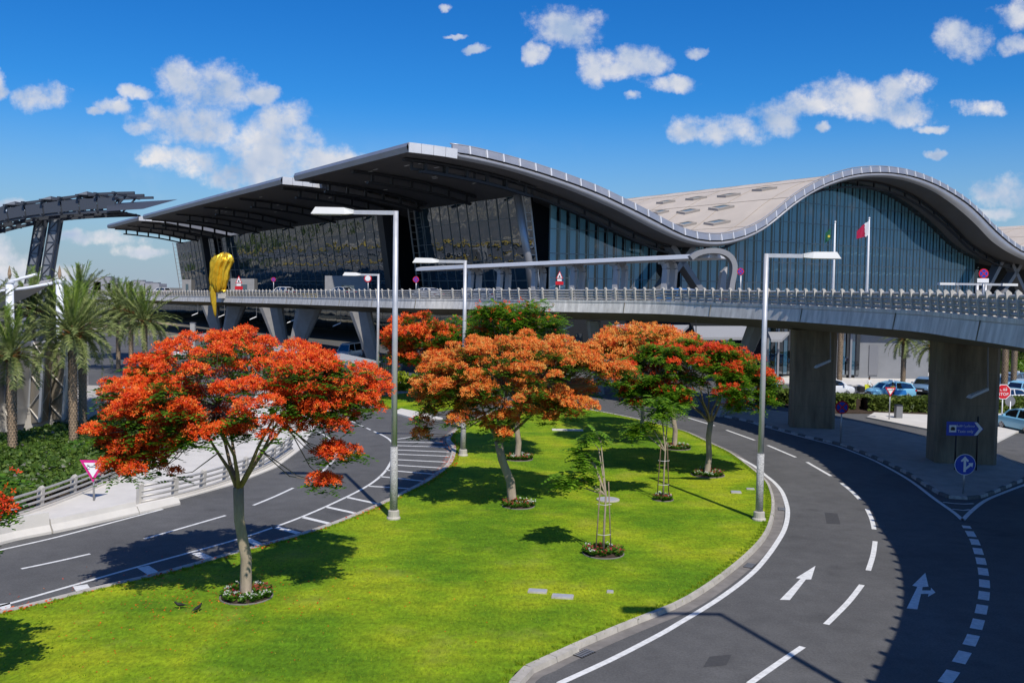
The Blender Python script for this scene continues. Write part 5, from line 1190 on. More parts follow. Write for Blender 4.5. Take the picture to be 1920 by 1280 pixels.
# ================================================================== LEFT: STATION CANOPIES AND PLEATED WALL
m_lat = mat('lattice_steel', (.085, .095, .115), .5, .5); m_latl = mat('lattice_light', (.25, .26, .28), .5, .4); m_mesh = mat('beige_mesh_panel', (.36, .315, .255), .7, var=.08, vscale=1.5)
m_fab = mat('canopy_fabric', (.40, .375, .35), .6, var=.06, vscale=.4); m_wcol = mat('white_column', (.70, .72, .76), .5, var=.05, vscale=1)
DS = 118.0
def S_(px, py, dy=0.0): p = AT(px, py, DS + dy); return p
T = thing('station_canopy', 'dark steel truss canopy on two raking lattice columns', 'canopy', V((S_(80, 540).x, DS, 0)))
lo = [(-120, 452), (-40, 436), (0, 425), (70, 411), (140, 404), (200, 401), (240, 400)]; up_ = [(-120, 428), (-40, 412), (0, 404), (35, 391), (110, 380), (200, 369), (281, 366)]
mb = MB()
lo_s, up_s = spline([S_(*p) for p in lo], 2.2), spline([S_(*p) for p in up_], 2.2)
n = min(len(lo_s), len(up_s))
for dy in (-3, 0, 3):
    for a, b in zip(lo_s[:-1], lo_s[1:]): mb.beam(a + V((0, dy, 0)), b + V((0, dy, 0)), .35, .35)
    for a, b in zip(up_s[:-1], up_s[1:]): mb.beam(a + V((0, dy, 0)), b + V((0, dy, 0)), .35, .3)
    for i in range(n - 1): mb.beam(lo_s[i] + V((0, dy, 0)), up_s[i] + V((0, dy, 0)), .25, .25); mb.beam(lo_s[i] + V((0, dy, 0)), up_s[i + 1] + V((0, dy, 0)), .18, .18)
for i in range(n): mb.beam(up_s[i] - V((0, 4, 0)), up_s[i] + V((0, 4, 0)), .3, .25); mb.beam(lo_s[i] - V((0, 4, 0)), lo_s[i] + V((0, 4, 0)), .2, .2)
mb.build('truss', m_lat, T)
for i in range(1, n - 1, 2):
    p = up_s[i]; MB().add([p + V((-.3, -3.6, .1)), p + V((1.1, -3.6, .1)), p + V((1.1, -3.6, .5)), p + V((-.3, 3.6, .1)), p + V((1.1, 3.6, .1)), p + V((1.1, 3.6, .5))], [(0, 1, 2), (5, 4, 3), (0, 2, 5, 3), (1, 4, 5, 2), (0, 3, 4, 1)]).build('louvre', m_latl, T)
mid_s = [a.lerp(b, .45) for a, b in zip(lo_s[:n], up_s[:n])]
for i in range(n - 1): MB().beam(mid_s[i] - V((0, 3.3, 0)) + V((.1, 0, 0)), mid_s[i + 1] - V((0, 3.3, 0)) - V((.1, 0, 0)), .12, 1.3).build('truss_panel', m_lat, T)
a, b, c, d = S_(180, 393), S_(332, 374), S_(270, 393), S_(200, 398)
MB().add([S_(200, 386, -5), S_(333, 374, -2), S_(268, 392, -6), S_(200, 396, -6), S_(200, 382, 5), S_(332, 374, 2), S_(268, 388, 6), S_(200, 393, 6)], [(0, 1, 2, 3), (4, 7, 6, 5), (0, 4, 5, 1), (1, 5, 6, 2), (2, 6, 7, 3)]).build('roof_tip', m_lat, T, fix=True)
for (xt, xb, dy) in ((78, 56, 1.0), (106, 84, -1.0)):
    cl = MB(); t0, b0 = S_(xt, 412, dy), S_(xb, 545, dy); b0 = b0 + (b0 - t0) * .9; b0.z = max(b0.z, -.2); w2 = .52
    cs = [(-w2, -w2), (w2, -w2), (w2, w2), (-w2, w2)]
    for ax, ay in cs: cl.tube([b0 + V((ax, ay, 0)), t0 + V((ax, ay, 0))], .10, 6)
    for k in range(12):
        p, q = b0.lerp(t0, k / 12), b0.lerp(t0, (k + 1) / 12)
        cl.beam(p + V((-w2 if k % 2 else w2, -w2, 0)), q + V((w2 if k % 2 else -w2, -w2, 0)), .09, .09); cl.beam(p + V((-w2, -w2, 0)), p + V((w2, -w2, 0)), .09, .09)
    o = cl.build('lattice_column', m_lat, T); MB().beam(b0, t0, .92, .92).build('column_core', m_latl, o)
# pale fabric roof with white columns
DF = 74.0
T = thing('fabric_roof', 'pale curved fabric roof edge at the left', 'canopy', V((AT(0, 560, DF).x, DF, 0)))
g = []
for dy in (0, 2, 5, 9):
    g.append([AT(px, py - dy * .9, DF + dy) for px, py in ((-160, 556), (-60, 552), (0, 546), (50, 540), (98, 531))])
sheet(g, 'fabric', m_fab, T); g2 = [[AT(px, py, DF) for px, py in ((-160, 556), (-60, 552), (0, 546), (50, 540), (98, 531))], [AT(px, py, DF + 1.2) for px, py in ((-160, 600), (-60, 592), (10, 576), (55, 556), (98, 532))]]
sheet(g2, 'fabric_edge', m_fab, T)
MB().tube([AT(px, py, DF - .1) for px, py in ((-160, 556), (-60, 552), (0, 546), (50, 540), (98, 531))], .12, 8).build('edge_tube', m_wcol, T, True)
MB().tube([AT(px, py, DF + 3) for px, py in ((-40, 538), (10, 532), (40, 522), (70, 514))], .13, 8).build('roof_cable', m_wcol, T, True)
for px, lb in ((18, 'white column with pointed finial at the left edge'), (112, 'white column with pointed finial behind the near palms')):
    t_ = AT(px, 526, DF - 1); b = V((t_.x, t_.y, 0)); T = thing('white_column', lb, 'column', b, 'white columns of the fabric roof')
    MB().lathe([(.34, 0), (.31, t_.z * .5), (.28, t_.z - .2)], b, 18).build('shaft', m_wcol, T, True); MB().lathe([(.28, 0), (.36, .08), (.36, .25), (.26, .32)], V((b.x, b.y, t_.z - .25)), 18).build('capital', m_wcol, T)
    MB().lathe([(.03, 0), (.11, .15), (.14, .4), (.09, .75), (.015, 1.05)], V((b.x, b.y, t_.z + .1)), 12).build('finial', m_ptrunk, T)
# pleated wall
T = thing('pleated_wall', 'pleated wall of beige mesh panels with silver edge posts', 'wall', G(60, 830))
edges_ = [(-52, 812, 64.2), (-22, 800, 62), (8, 798, 64.2), (22, 796, 61.8), (54, 794, 64), (76, 790, 61.6), (92, 786, 63.8), (120, 786, 62.4), (140, 780, 66)]
m_silver = mat('silver_edge', (.55, .57, .60), .4, .4)
pts_ = []
for px, py, D_ in edges_:
    b = AT(px, py, D_); t_ = AT(px + 8, 640, D_ - 1.5); pts_.append((b, t_))
for i, ((b0, t0), (b1, t1)) in enumerate(zip(pts_[:-1], pts_[1:])):
    MB().add([b0, b1, t1, t0], [(0, 1, 2, 3)]).build('mesh_panel', m_mesh if i % 2 == 0 or i > 4 else m_silver, T)
    if i % 2 == 0 or i > 4:
        br = MB()
        for k in range(5):
            a, b = b0.lerp(t0, k / 5), b0.lerp(t0, (k + 1) / 5); c, d = b1.lerp(t1, k / 5), b1.lerp(t1, (k + 1) / 5); o_ = V((0, -.06, 0))
            br.beam((a if k % 2 else c) + o_, (d if k % 2 else b) + o_, .06, .06)
        br.build('bracing', m_concl, T)
for b0, t0 in pts_: MB().beam(b0 - V((0, .08, 0)), t0 - V((0, .08, 0)), .16, .22, V((0, 1, 0))).build('edge_post', m_silver, T)
q0 = [V((b.x, b.y + 1.0, 0)) for b, _ in pts_]
MB().slab([V((q0[0].x, 63.5, 0)), V((q0[-1].x + 1.2, 63.5, 0)), V((q0[-1].x + 1.2, 76, 0)), V((q0[0].x, 76, 0))], 0, 1.9).build('concrete_base', m_conc, T)
MB().slab([V((q0[0].x, 66, 0)), V((q0[-1].x - 3.5, 68, 0)), V((q0[-1].x - 3.5, 76, 0)), V((q0[0].x, 76, 0))], 1.9, 5.4).build('core_wall', m_conc, T)

# ================================================================== GOLD SCULPTURE (plain draped form)
m_gold = mat('gold_leaf', (.84, .53, .04), .3, .6, var=.25, vscale=1.2)
DG = 172.0
random.seed(81)
base = AT(425, 552, DG); T = thing('gold_sculpture', 'tall gold draped sculpture perched on the viaduct edge', 'sculpture', base)
def drape(path, name, pleats, amp, n=40):
    mb = MB(); o = 0
    for i, (px, py, rx, ry) in enumerate(path):
        c = AT(px, py, DG); s_ = DG / 1770
        for j in range(n):
            a = 2 * math.pi * j / n; f = 1 + amp * (1.5 - 3 * abs(math.sin(pleats * .5 * a + i * .22))) * (.35 + .65 * min(1, i / 3))
            mb.v.append(c + V((math.cos(a) * rx * s_ * f, math.sin(a) * ry * s_ * f, .25 * math.sin(3 * a + i))))
    for i in range(len(path) - 1):
        for j in range(n): q = (j + 1) % n; mb.f.append((i * n + j, i * n + q, (i + 1) * n + q, (i + 1) * n + j))
    mb.f.append(tuple(range(n))); mb.f.append(tuple((len(path) - 1) * n + j for j in reversed(range(n))))
    return mb.build(name, m_gold, T, True, fix=True)
drape([(420, 475, 3, 3), (420, 477, 9, 8), (419, 481, 14, 12), (418, 487, 18, 15), (415, 494, 17.5, 15), (413, 502, 16, 14), (412, 512, 15.5, 14), (411, 522, 15.5, 13), (410, 532, 14, 12), (411, 540, 10, 9), (410, 546, 6, 6)], 'draped_body', 10, .17, 80)
drape([(427, 483, 4, 6), (429, 487, 6, 7), (429, 492, 4.5, 6), (426, 495, 2, 3)], 'hood', 3, .05, 20)
drape([(406, 520, 4, 5), (401, 535, 5.5, 6), (399, 548, 6, 6), (400, 562, 5.5, 5), (402, 575, 4, 4), (403.5, 586, 2.5, 3), (404, 593, .8, 1)], 'hanging_tail', 4, .16, 20)
drape([(404, 494, 4, 5), (403, 508, 4, 5), (401, 524, 4, 5), (398, 538, 4, 4), (394, 545, 2, 2)], 'side_fold', 3, .2, 16)
drape([(422, 498, 3.5, 3), (421, 512, 4, 4), (418, 530, 4, 4), (416, 541, 3, 3)], 'front_fold', 3, .2, 16)
drape([(408, 543, 3, 5), (414, 544, 4, 6), (420, 545, 3, 5), (424, 546, 1, 2)], 'claw', 3, .2, 16)
MB().box(AT(422, 553, DG + 1), (1.9, 2.4, 1.2)).build('pedestal', m_conc, T)

# ================================================================== WALKWAY CANOPY ON THE FORECOURT
m_walk = mat('walkway_cladding', (.50, .48, .475), .5, .15, var=.06, vscale=.5)
pA, pB = V((AT(790, 545, 150).x, 150, 0)), V((AT(1352, 545, 112).x, 112, 0))
T = thing('walkway_canopy', 'long white walkway canopy on hooked grey frames', 'canopy', pA.lerp(pB, .5) + V((0, 0, 8)))
dAB = (pB - pA).normalized(); nAB = V((-dAB.y, dAB.x, 0))
def wz(k): return 13.15 + 1.25 * k
roofp = []
for k in lin(0, 1, 12):
    c = pA.lerp(pB, k); z = wz(k); w2 = 1.2 + 1.6 * min(1, k * 4); roofp.append([c - nAB * w2 + V((0, 0, z - .25)), c - nAB * w2 * .96 + V((0, 0, z + .22)), c + V((0, 0, z + .42)), c + nAB * w2 + V((0, 0, z + .1)), c + nAB * w2 + V((0, 0, z - .25))])
mb = MB()
for row in roofp: mb.v += row
for i in range(len(roofp) - 1):
    for j in range(5): q = (j + 1) % 5; mb.f.append((i * 5 + j, i * 5 + q, (i + 1) * 5 + q, (i + 1) * 5 + j))
mb.f += [tuple(range(5)), tuple(len(mb.v) - 5 + j for j in reversed(range(5)))]
mb.build('roof', m_alul, T, fix=True)
def hook(c, z, sc_=1.0, nm='frame'):
    mb = MB(); P = [(-.9, 0), (-.75, 1.4), (-.45, 3.4), (-.35, 4.1), (-.65, 4.6), (-1.3, 4.85), (-2.2, 4.9)]
    zz_ = [c + dAB * (a * .55 * sc_) + nAB * (-a * .0) + V((0, 0, 8.0 + b * (z - 8.25) / 4.9)) for a, b in P]
    for side_ in (-1.1, .6):
        for a, b in zip(zz_[:-1], zz_[1:]): mb.beam(a + nAB * side_, b + nAB * side_, .55, .75, dAB)
    return mb.build(nm, m_walk, T)
for px in (897, 952, 1017, 1090, 1170, 1262):
    k = min(max((px - 790) / (1352 - 790), 0), 1)
    # distance along the canopy whose image column is px
    lo_k, hi_k = 0.0, 1.0
    for _ in range(30):
        mk_ = (lo_k + hi_k) / 2; q = pA.lerp(pB, mk_)
        if 960 + FPX * q.x / q.y < px: lo_k = mk_
        else: hi_k = mk_
    hook(pA.lerp(pB, lo_k) - nAB * .4, wz(lo_k) - .1)
hp = [(1294, 484), (1306, 476), (1324, 471), (1346, 471), (1364, 478), (1374, 492), (1375, 510), (1371, 530), (1368, 558)]
mb = MB(); H_ = spline([AT(x, y, 110.5) for x, y in hp], .5)
for i, p in enumerate(H_):
    t_ = (H_[min(i + 1, len(H_) - 1)] - H_[max(i - 1, 0)]).normalized(); n_ = V((-t_.z, 0, t_.x)); mb.v += [p + n_ * .30 - V((0, .8, 0)), p + n_ * .30 + V((0, .8, 0)), p - n_ * .30 + V((0, .8, 0)), p - n_ * .30 - V((0, .8, 0))]
for i in range(len(H_) - 1):
    for j in range(4): q = (j + 1) % 4; mb.f.append((i * 4 + j, i * 4 + q, (i + 1) * 4 + q, (i + 1) * 4 + j))
mb.f += [(0, 1, 2, 3), tuple(len(mb.v) - 4 + j for j in (3, 2, 1, 0))]
mb.build('end_hoop', mat('hoop_cladding', (.28, .275, .28), .5, .2), T, fix=True)
MB().prism([AT(x, y, 112.5) for x, y in ((1354, 510), (1364, 500), (1360, 556), (1347, 556))], (0, 1.5, 0)).build('end_fin', m_walk, T, fix=True)

# ================================================================== FLAGS
m_mar = mat('flag_maroon', (.36, .008, .05), .7); m_fgreen = mat('flag_green', (.01, .10, .05), .7); m_fyel = mat('flag_yellow', (.6, .5, .05), .7); m_wht = mat('flag_white', (.75, .75, .75), .7)
def flag_pole(px, D_, ytop, label):
    t = AT(px, ytop, D_); b = V((t.x, t.y, 8.83)); T = thing('flagpole', label, 'flagpole', b, 'flagpoles before the glass arch')
    MB().tube([b, V((t.x, t.y, 8.83 + (t.z - 8.83) * .6)), t], [.17, .13, .07], 10).build('pole', m_whp, T, True); MB().lathe([(.02, 0), (.12, .08), (.12, .16), (.02, .24)], t, 10).build('finial', m_whp, T); return T, t
def cloth(pts_uv, name, m, T, org, dx, dz, seed=0):
    mb = MB(); n = 10; mm = 8
    for i in range(n + 1):
        for j in range(mm + 1):
            u, v_ = pts_uv(i / n, j / mm); mb.v.append(org + V((u * dx, .22 * math.sin(u * 7 + v_ * 2 + seed), v_ * dz)))
    for i in range(n):
        for j in range(mm): a = i * (mm + 1) + j; mb.f.append((a, a + 1, a + mm + 2, a + mm + 1))
    return mb.build(name, m, T, True)
T, t = flag_pole(1630, 112, 411, 'flagpole with maroon and white flag')
cloth(lambda u, v_: (u * .2 + (.05 * abs((v_ * 9) % 2 - 1)) * (u > .5), -v_ * (.75) - u * .3 * .55), 'flag_hoist', m_wht, T, t + V((-.05, 0, -.2)), -1.75, 2.1)
cloth(lambda u, v_: (.21 + u * .62 + (.05 * abs((v_ * 9) % 2 - 1)) * (u < .5), -v_ * (.72 - u * .28) - .165 - u * .42), 'flag_fly', m_mar, T, t + V((-.05, 0, -.2)), -1.75, 2.1)
T, t = flag_pole(1566, 112, 418, 'flagpole with small green flag hanging')
fg = cloth(lambda u, v_: (.25 + u * .5, -v_ * .75 - u * .35), 'flag', m_fgreen, T, t + V((-.05, 0, -.6)), -1.5, 1.7); MB().box(t + V((-.8, -.3, -1.6)), (.25, .05, .25)).build('emblem', m_fyel, fg)

# ================================================================== ARRIVALS BLOCK BEHIND THE VIADUCT
m_gwall = mat('grey_render', (.20, .205, .215), .8, var=.1, vscale=.4); m_bgl = glassmat('blue_glass', (.3, .5, .6), .25, .1, .4, body=(.03, .09, .14)); m_dgl = glassmat('dark_glass', (.1, .1, .1), .2, .1, .4, body=(.006, .008, .01))
DA = 113.0
X = lambda px, D_=DA: AT(px, 600, D_).x
T = thing('arrivals_block', 'grey arrivals block with tall blue glass strips behind the piers', 'building', V((X(1600), DA, 0)))
MB().box(((X(1606) + X(1744)) / 2, DA + 3, 4.3), (X(1744) - X(1606), 6, 8.6)).build('wall', m_gwall, T)
MB().box(((X(1425) + X(1606)) / 2, DA + 4, 4.3), (X(1606) - X(1425), 5, 8.6)).build('recessed_wall', m_inner, T)
MB().box(((X(1425) + X(1750)) / 2, DA + 1.6, 7.3), (X(1750) - X(1425), 6, .7)).build('canopy_band', m_alud, T)
MB().box(((X(1425) + X(1750)) / 2, DA + 1.2, 8.7), (X(1750) - X(1425), 9, .25)).build('roof_edge', m_alul, T)
for i, px in enumerate((1442, 1450, 1458, 1466, 1474, 1482, 1583, 1592, 1601, 1610)):
    MB().box((X(px), DA - .05 if px < 1606 else DA - .1, 3.8), (.42, .12, 6.6)).build('glass_strip', m_bgl if i % 2 == 0 else m_dgl, T)
d_ = MB().box((X(1588), DA + .3, 1.5), (1.3, .12, 2.8)).build('door', m_dgl, T); MB().box((X(1588), DA + .2, 2.3), (.5, .04, .35)).build('door_sign', m_whp, d_); MB().box((X(1579), DA + .3, 1.5), (.8, .1, 2.8)).build('door', m_dgl, T)
for px in (1440, 1460, 1570, 1596): MB().beam(V((X(px), DA - .2, 0)), V((X(px), DA - .2, 7)), .22, .25, V((0, 1, 0))).build('pilaster', m_alud, T)
MB().box((X(1700), DA - .06, 4.5), (1.4, .1, 3.2)).build('louvre', m_grey, T); MB().box((X(1640), DA - .06, 2.3), (1.1, .1, 3.6)).build('service_door', m_grey, T)
# skylit strips and dark undercroft towards the terminal
m_shel0 = mat('grey_roof_strip', (.30, .30, .30), .7)
T = thing('link_roof', 'low pale roof strips glimpsed under the middle of the viaduct', 'roof', V((X(1200, 120), 120, 0)))
for (a, b, y0, y1, D_) in ((1148, 1190, 608, 612, 112), (1196, 1292, 609, 622, 110), (1300, 1420, 611, 632, 108), (1440, 1480, 622, 636, 111)):
    p = [AT(a, y0, D_), AT(b, y0, D_), AT(b - 14, y1, D_ - 4), AT(a + 6, y1, D_ - 4)]; MB().add(p + [q - V((0, 0, .3)) for q in p], [(3, 2, 1, 0), (4, 5, 6, 7), (0, 1, 5, 4), (1, 2, 6, 5), (2, 3, 7, 6), (3, 0, 4, 7)]).build('roof_strip', m_shel0, T, fix=True)
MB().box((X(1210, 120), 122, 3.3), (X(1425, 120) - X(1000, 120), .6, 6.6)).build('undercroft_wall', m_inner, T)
for px in range(1010, 1420, 26): MB().box((X(px, 120), 121.6, 2.4), (.9, .1, 4.4)).build('undercroft_glass', m_bgl if px % 3 == 0 else m_dgl, T)

# ================================================================== VEHICLES
m_tyre = mat('tyre', (.018, .018, .018), .85); m_rim = mat('alloy_rim', (.5, .5, .52), .35, .7); m_cglass = glassmat('car_glass', (.1, .12, .14), .12, body=(.008, .010, .013)); m_hl = mat('headlamp', (.75, .78, .8), .15); m_tl = mat('tail_lamp', (.45, .008, .01), .25); m_trim = mat('black_trim', (.015, .015, .016), .5)
def paint(n_, c): return mat('paint_' + n_, c, .28, .1, coat=.6)
PAINT = {'sky': paint('sky_blue', (.22, .52, .72)), 'white': paint('white', (.72, .73, .74)), 'blue': paint('blue', (.03, .20, .55)), 'dark': paint('dark_grey', (.035, .04, .048)), 'steel': paint('steel_blue', (.13, .22, .32)), 'silver': paint('silver', (.45, .46, .47))}
SUV = dict(L=4.5, W=1.84, belt=1.02, H=1.66, roof=[(-2.05, 1.05), (-1.75, 1.52), (-1.0, 1.66), (.2, 1.66), (.85, 1.50), (1.35, 1.04)], hood=[(1.35, 1.04), (2.0, .95), (2.22, .80)], clear=.24, wb=1.32, wr=.35)
SED = dict(L=4.6, W=1.80, belt=.92, H=1.45, roof=[(-1.75, .98), (-1.15, 1.36), (-.6, 1.45), (.1, 1.45), (.65, 1.33), (1.25, .92)], hood=[(1.25, .92), (2.0, .82), (2.26, .68)], clear=.2, wb=1.36, wr=.33)
VAN = dict(L=5.2, W=1.95, belt=1.15, H=2.2, roof=[(-2.5, 1.2), (-2.45, 2.05), (-2.2, 2.2), (1.0, 2.2), (1.5, 1.98), (2.0, 1.15)], hood=[(2.0, 1.15), (2.35, 1.02), (2.55, .8)], clear=.25, wb=1.6, wr=.35)
def car(spec, col, loc, rz, label, taxi=False, door=None, group='cars', roofcol=None, trim_low=True):
    T = thing('car' if spec is not VAN else 'van', label, 'car' if spec is not VAN else 'van', loc, group, rz); W2, Lh, bl, cl = spec['W'] / 2, spec['L'] / 2, spec['belt'], spec['clear']
    R_ = spec['roof']; Hd = spec['hood']
    # lower body: stations along x with rounded section
    xs = [-Lh, -Lh + .06, -Lh + .35, -spec['wb'] - .42, -spec['wb'], -spec['wb'] + .42, -.3, .5, spec['wb'] - .42, spec['wb'], spec['wb'] + .42, Lh - .3, Lh - .06, Lh]
    def topz(x):
        if x >= Hd[0][0]: return interp(Hd + [(Lh + .01, Hd[-1][1] - .05)], x)
        if x <= R_[0][0]: return R_[0][1] - .06 * (R_[0][0] - x)
        return bl + .02
    mb = MB(); sec = []
    for x in xs:
        e = 1 - .10 * (abs(x) / Lh) ** 6 - (.06 if abs(x) > Lh - .03 else 0); zt_ = topz(x); w_ = W2 * e; lowz = cl + (.12 if abs(x) > Lh - .1 else 0)
        arch = min(abs(abs(x) - spec['wb']) / .42, 1); lz = lowz + (.30 * math.sqrt(max(0, 1 - arch ** 2)))
        sec.append([(w_ * .96, lz), (w_, lz + .1), (w_, (zt_ + cl) / 2 + .08), (w_ * .965, zt_ - .07), (w_ * .88, zt_), (0, zt_ + .03)])
    k = len(sec[0])
    for x, s_ in zip(xs, sec): mb.v += [V((x, y, z)) for y, z in s_] + [V((x, -y, z)) for y, z in reversed(s_[:-1])]
    n = 2 * k - 1
    for i in range(len(xs) - 1):
        for j in range(n - 1): mb.f.append((i * n + j, (i + 1) * n + j, (i + 1) * n + j + 1, i * n + j + 1))
        mb.f.append((i * n + n - 1, (i + 1) * n + n - 1, (i + 1) * n, i * n))
    mb.f += [tuple(range(n)), tuple((len(xs) - 1) * n + j for j in reversed(range(n)))]
    body = mb.build('body', PAINT[col], T, True, True, fix=True)
    mo = body.modifiers.new('edge', 'EDGE_SPLIT'); mo.split_angle = rad(38)
    # cabin: dark glass house with painted roof
    def cab(scale, zsh, nm, m, pts):
        mb = MB()
        for x, z in pts: yw = W2 * (.86 - .22 * max(0, (z - bl) / (spec['H'] - bl))); mb.v += [V((x, yw, z)), V((x, -yw, z))]
        q = len(pts)
        for i in range(q - 1): mb.f.append((2 * i, 2 * i + 1, 2 * i + 3, 2 * i + 2))
        mb.f.append(tuple(2 * i for i in reversed(range(q)))); mb.f.append(tuple(2 * i + 1 for i in range(q))); mb.f.append((0, 2 * q - 2, 2 * q - 1, 1))
        return mb.build(nm, m, T, False, True, fix=True)
    cab(1, 0, 'cabin_glass', m_cglass, R_)
    rf = MB(); rp = R_[1:-1]
    for x, z in rp: yw = W2 * (.875 - .22 * max(0, (z - bl) / (spec['H'] - bl))); rf.v += [V((x, yw, z + .025)), V((x, -yw, z + .025)), V((x, yw * 1.01, z - .07)), V((x, -yw * 1.01, z - .07))]
    for i in range(len(rp) - 1): a = 4 * i; b = a + 4; rf.f += [(a, b, b + 1, a + 1), (a, a + 2, b + 2, b), (a + 1, b + 1, b + 3, a + 3)]
    rf.build('roof', PAINT[roofcol or col], T, False, True)
    for sy in (-1, 1):
        for (x0, z0), (x1, z1) in ((R_[0], R_[1]), (R_[-1], R_[-2]), ((-.15, bl), (-.2, spec['H'] - .03))):
            y0, y1 = sy * W2 * .875, sy * W2 * (.872 - .22 * max(0, (z1 - bl) / (spec['H'] - bl))); MB().beam(V((x0, y0, z0)), V((x1, y1, z1)), .10, .05, V((0, 1, 0))).build('pillar', PAINT[col], T, False, True)
        MB().box((R_[-1][0] - .35, sy * (W2 + .08), bl + .1), (.16, .2, .13)).build('mirror', PAINT[col], T, local=True)
        MB().add([V((Lh - .16, sy * W2 * .55, Hd[-1][1] - .06)), V((Lh - .04, sy * W2 * .55, Hd[-1][1] - .2)), V((Lh - .20, sy * W2 * .95, Hd[-1][1] - .16)), V((Lh - .34, sy * W2 * .95, Hd[-1][1] - .02))], [(0, 1, 2, 3)]).build('headlight', m_hl, T, local=True)
        MB().box((-Lh + .07, sy * W2 * .78, bl - .14), (.16, W2 * .36, .16)).build('tail_light', m_tl, T, local=True)
        if door: MB().add([V((x, sy * (W2 + .008), z)) for x, z in ((-1.2, .48), (.6, .48), (.75, bl - .12), (-1.05, bl - .10))], [(0, 1, 2, 3) if sy < 0 else (3, 2, 1, 0)]).build('door_panel', PAINT[door], T, local=True)
        for sx in (-1, 1):
            c = V((sx * spec['wb'], sy * (W2 - .12), spec['wr'])); r_ = spec['wr']; wmb = MB()
            for a, yy in ((.62, -.11), (1.0, -.1), (1.0, .1), (.62, .11)):
                for j in range(18): th = 2 * math.pi * j / 18; wmb.v.append(c + V((math.cos(th) * r_ * a, yy, math.sin(th) * r_ * a)))
            for i in range(3):
                for j in range(18): q = (j + 1) % 18; wmb.f.append((i * 18 + j, i * 18 + q, (i + 1) * 18 + q, (i + 1) * 18 + j))
            wh = wmb.build('wheel', m_tyre, T, False, True, fix=True); rm = MB()
            for j in range(5):
                th = 2 * math.pi * j / 5; d = V((math.cos(th), 0, math.sin(th))); rm.beam(c + V((0, sy * .1, 0)), c + d * r_ * .62 + V((0, sy * .1, 0)), .06, .1, V((0, 1, 0)))
            rm.lathe([(.02, 0)], c, 3) if False else None
            for j in range(14): th, t2 = 2 * math.pi * j / 14, 2 * math.pi * (j + 1) / 14; rm.beam(c + V((math.cos(th) * r_ * .6, sy * .1, math.sin(th) * r_ * .6)), c + V((math.cos(t2) * r_ * .6, sy * .1, math.sin(t2) * r_ * .6)), .05, .05, V((0, 1, 0)))
            rm.build('rim', m_rim, wh, local=True)
    MB().box((Lh - .05, 0, .42), (.14, W2 * 1.7, .24)).build('front_bumper', m_trim, T, local=True); MB().box((-Lh + .05, 0, .42), (.14, W2 * 1.7, .24)).build('rear_bumper', m_trim, T, local=True)
    MB().box((Lh - .03, 0, Hd[-1][1] - .18), (.08, W2 * .95, .14)).build('grille', m_trim, T, local=True); MB().box((-Lh - .005, 0, .62), (.04, .5, .13)).build('number_plate', m_whp, T, local=True); MB().box((Lh + .01, 0, .45), (.04, .5, .11)).build('number_plate', m_whp, T, local=True)
    if taxi: MB().box((-.1, 0, spec['H'] + .10), (.22, .8, .16)).build('taxi_sign', m_whp, T, local=True)
    return T
GT = 'taxis and cars at the rank'
def C_(px, py): p = G(px, py); return (p.x, p.y, .01)
car(SUV, 'sky', C_(1669, 747), rad(188), 'sky blue taxi with darker blue door, behind the yield sign', True, 'blue', GT)
car(SUV, 'steel', C_(1733, 737), rad(235), 'dark steel blue car between the blue taxi and the palm', False, None, GT)
car(SUV, 'sky', C_(1770, 752), rad(232), 'sky blue taxi mostly hidden by the right pier', True, None, GT)
car(SUV, 'white', C_(1556, 741), rad(10), 'white car with red tail lamps half behind the left pier', False, None, GT)
car(SUV, 'sky', C_(1920, 808), rad(100), 'sky blue car driving away at the right edge', False, None, GT)
car(SED, 'white', C_(1887, 757), rad(200), 'white car behind the stop sign', False, None, GT)
car(SUV, 'sky', C_(1912, 745), rad(215), 'sky blue taxi at the right edge behind the white car', True, None, GT)
car(SUV, 'steel', C_(1868, 733), rad(215), 'steel blue taxi just right of the right pier', True, None, GT)
car(SUV, 'steel', C_(1902, 726), rad(215), 'rearmost steel blue taxi beside the palm trunk', True, None, GT)
car(SUV, 'sky', C_(1438, 741), rad(80), 'pale blue car seen between lamp post and left pier', False, None, GT)
GL = 'vehicles by the bus shelters'
car(VAN, 'white', C_(655, 672), rad(255), 'white van parked in the shade under the viaduct', False, None, GL)
car(SED, 'white', C_(583, 722), rad(215), 'white car glimpsed behind the red tree', False, None, GL)
car(SUV, 'white', C_(340, 672), rad(260), 'white car behind the palms at the left', False, None, GL)
car(SED, 'silver', C_(495, 692), rad(200), 'silver car in front of the far shelter', False, None, GL)
GD = 'cars up on the viaduct'
def D_(px, Y): p = AT(px, 552, Y); return (p.x, p.y, (8.75 if Y < 135 else 8.45 if Y < 165 else 7.95))
car(SUV, 'white', D_(303, 214), rad(150), 'white van-like car at the far left end of the viaduct', False, None, GD)
car(SUV, 'white', D_(530, 158), rad(140), 'white car on the viaduct near the blue disc', False, None, GD)
car(SED, 'silver', D_(640, 133), rad(138), 'silver car on the viaduct left of the tall lamp', False, None, GD)
car(SED, 'white', D_(800, 117), rad(138), 'white car on the viaduct right of the tall lamp', False, None, GD)
car(SUV, 'blue', D_(1272, 89), rad(150), 'blue car behind the railing under the walkway canopy', False, None, GD)
car(SED, 'white', D_(905, 108), rad(138), 'white sedan on the viaduct before the hooked frames', False, None, GD)
car(SED, 'silver', D_(1310, 84), rad(150), 'silver sedan behind the railing near the canopy hoop', False, None, GD)

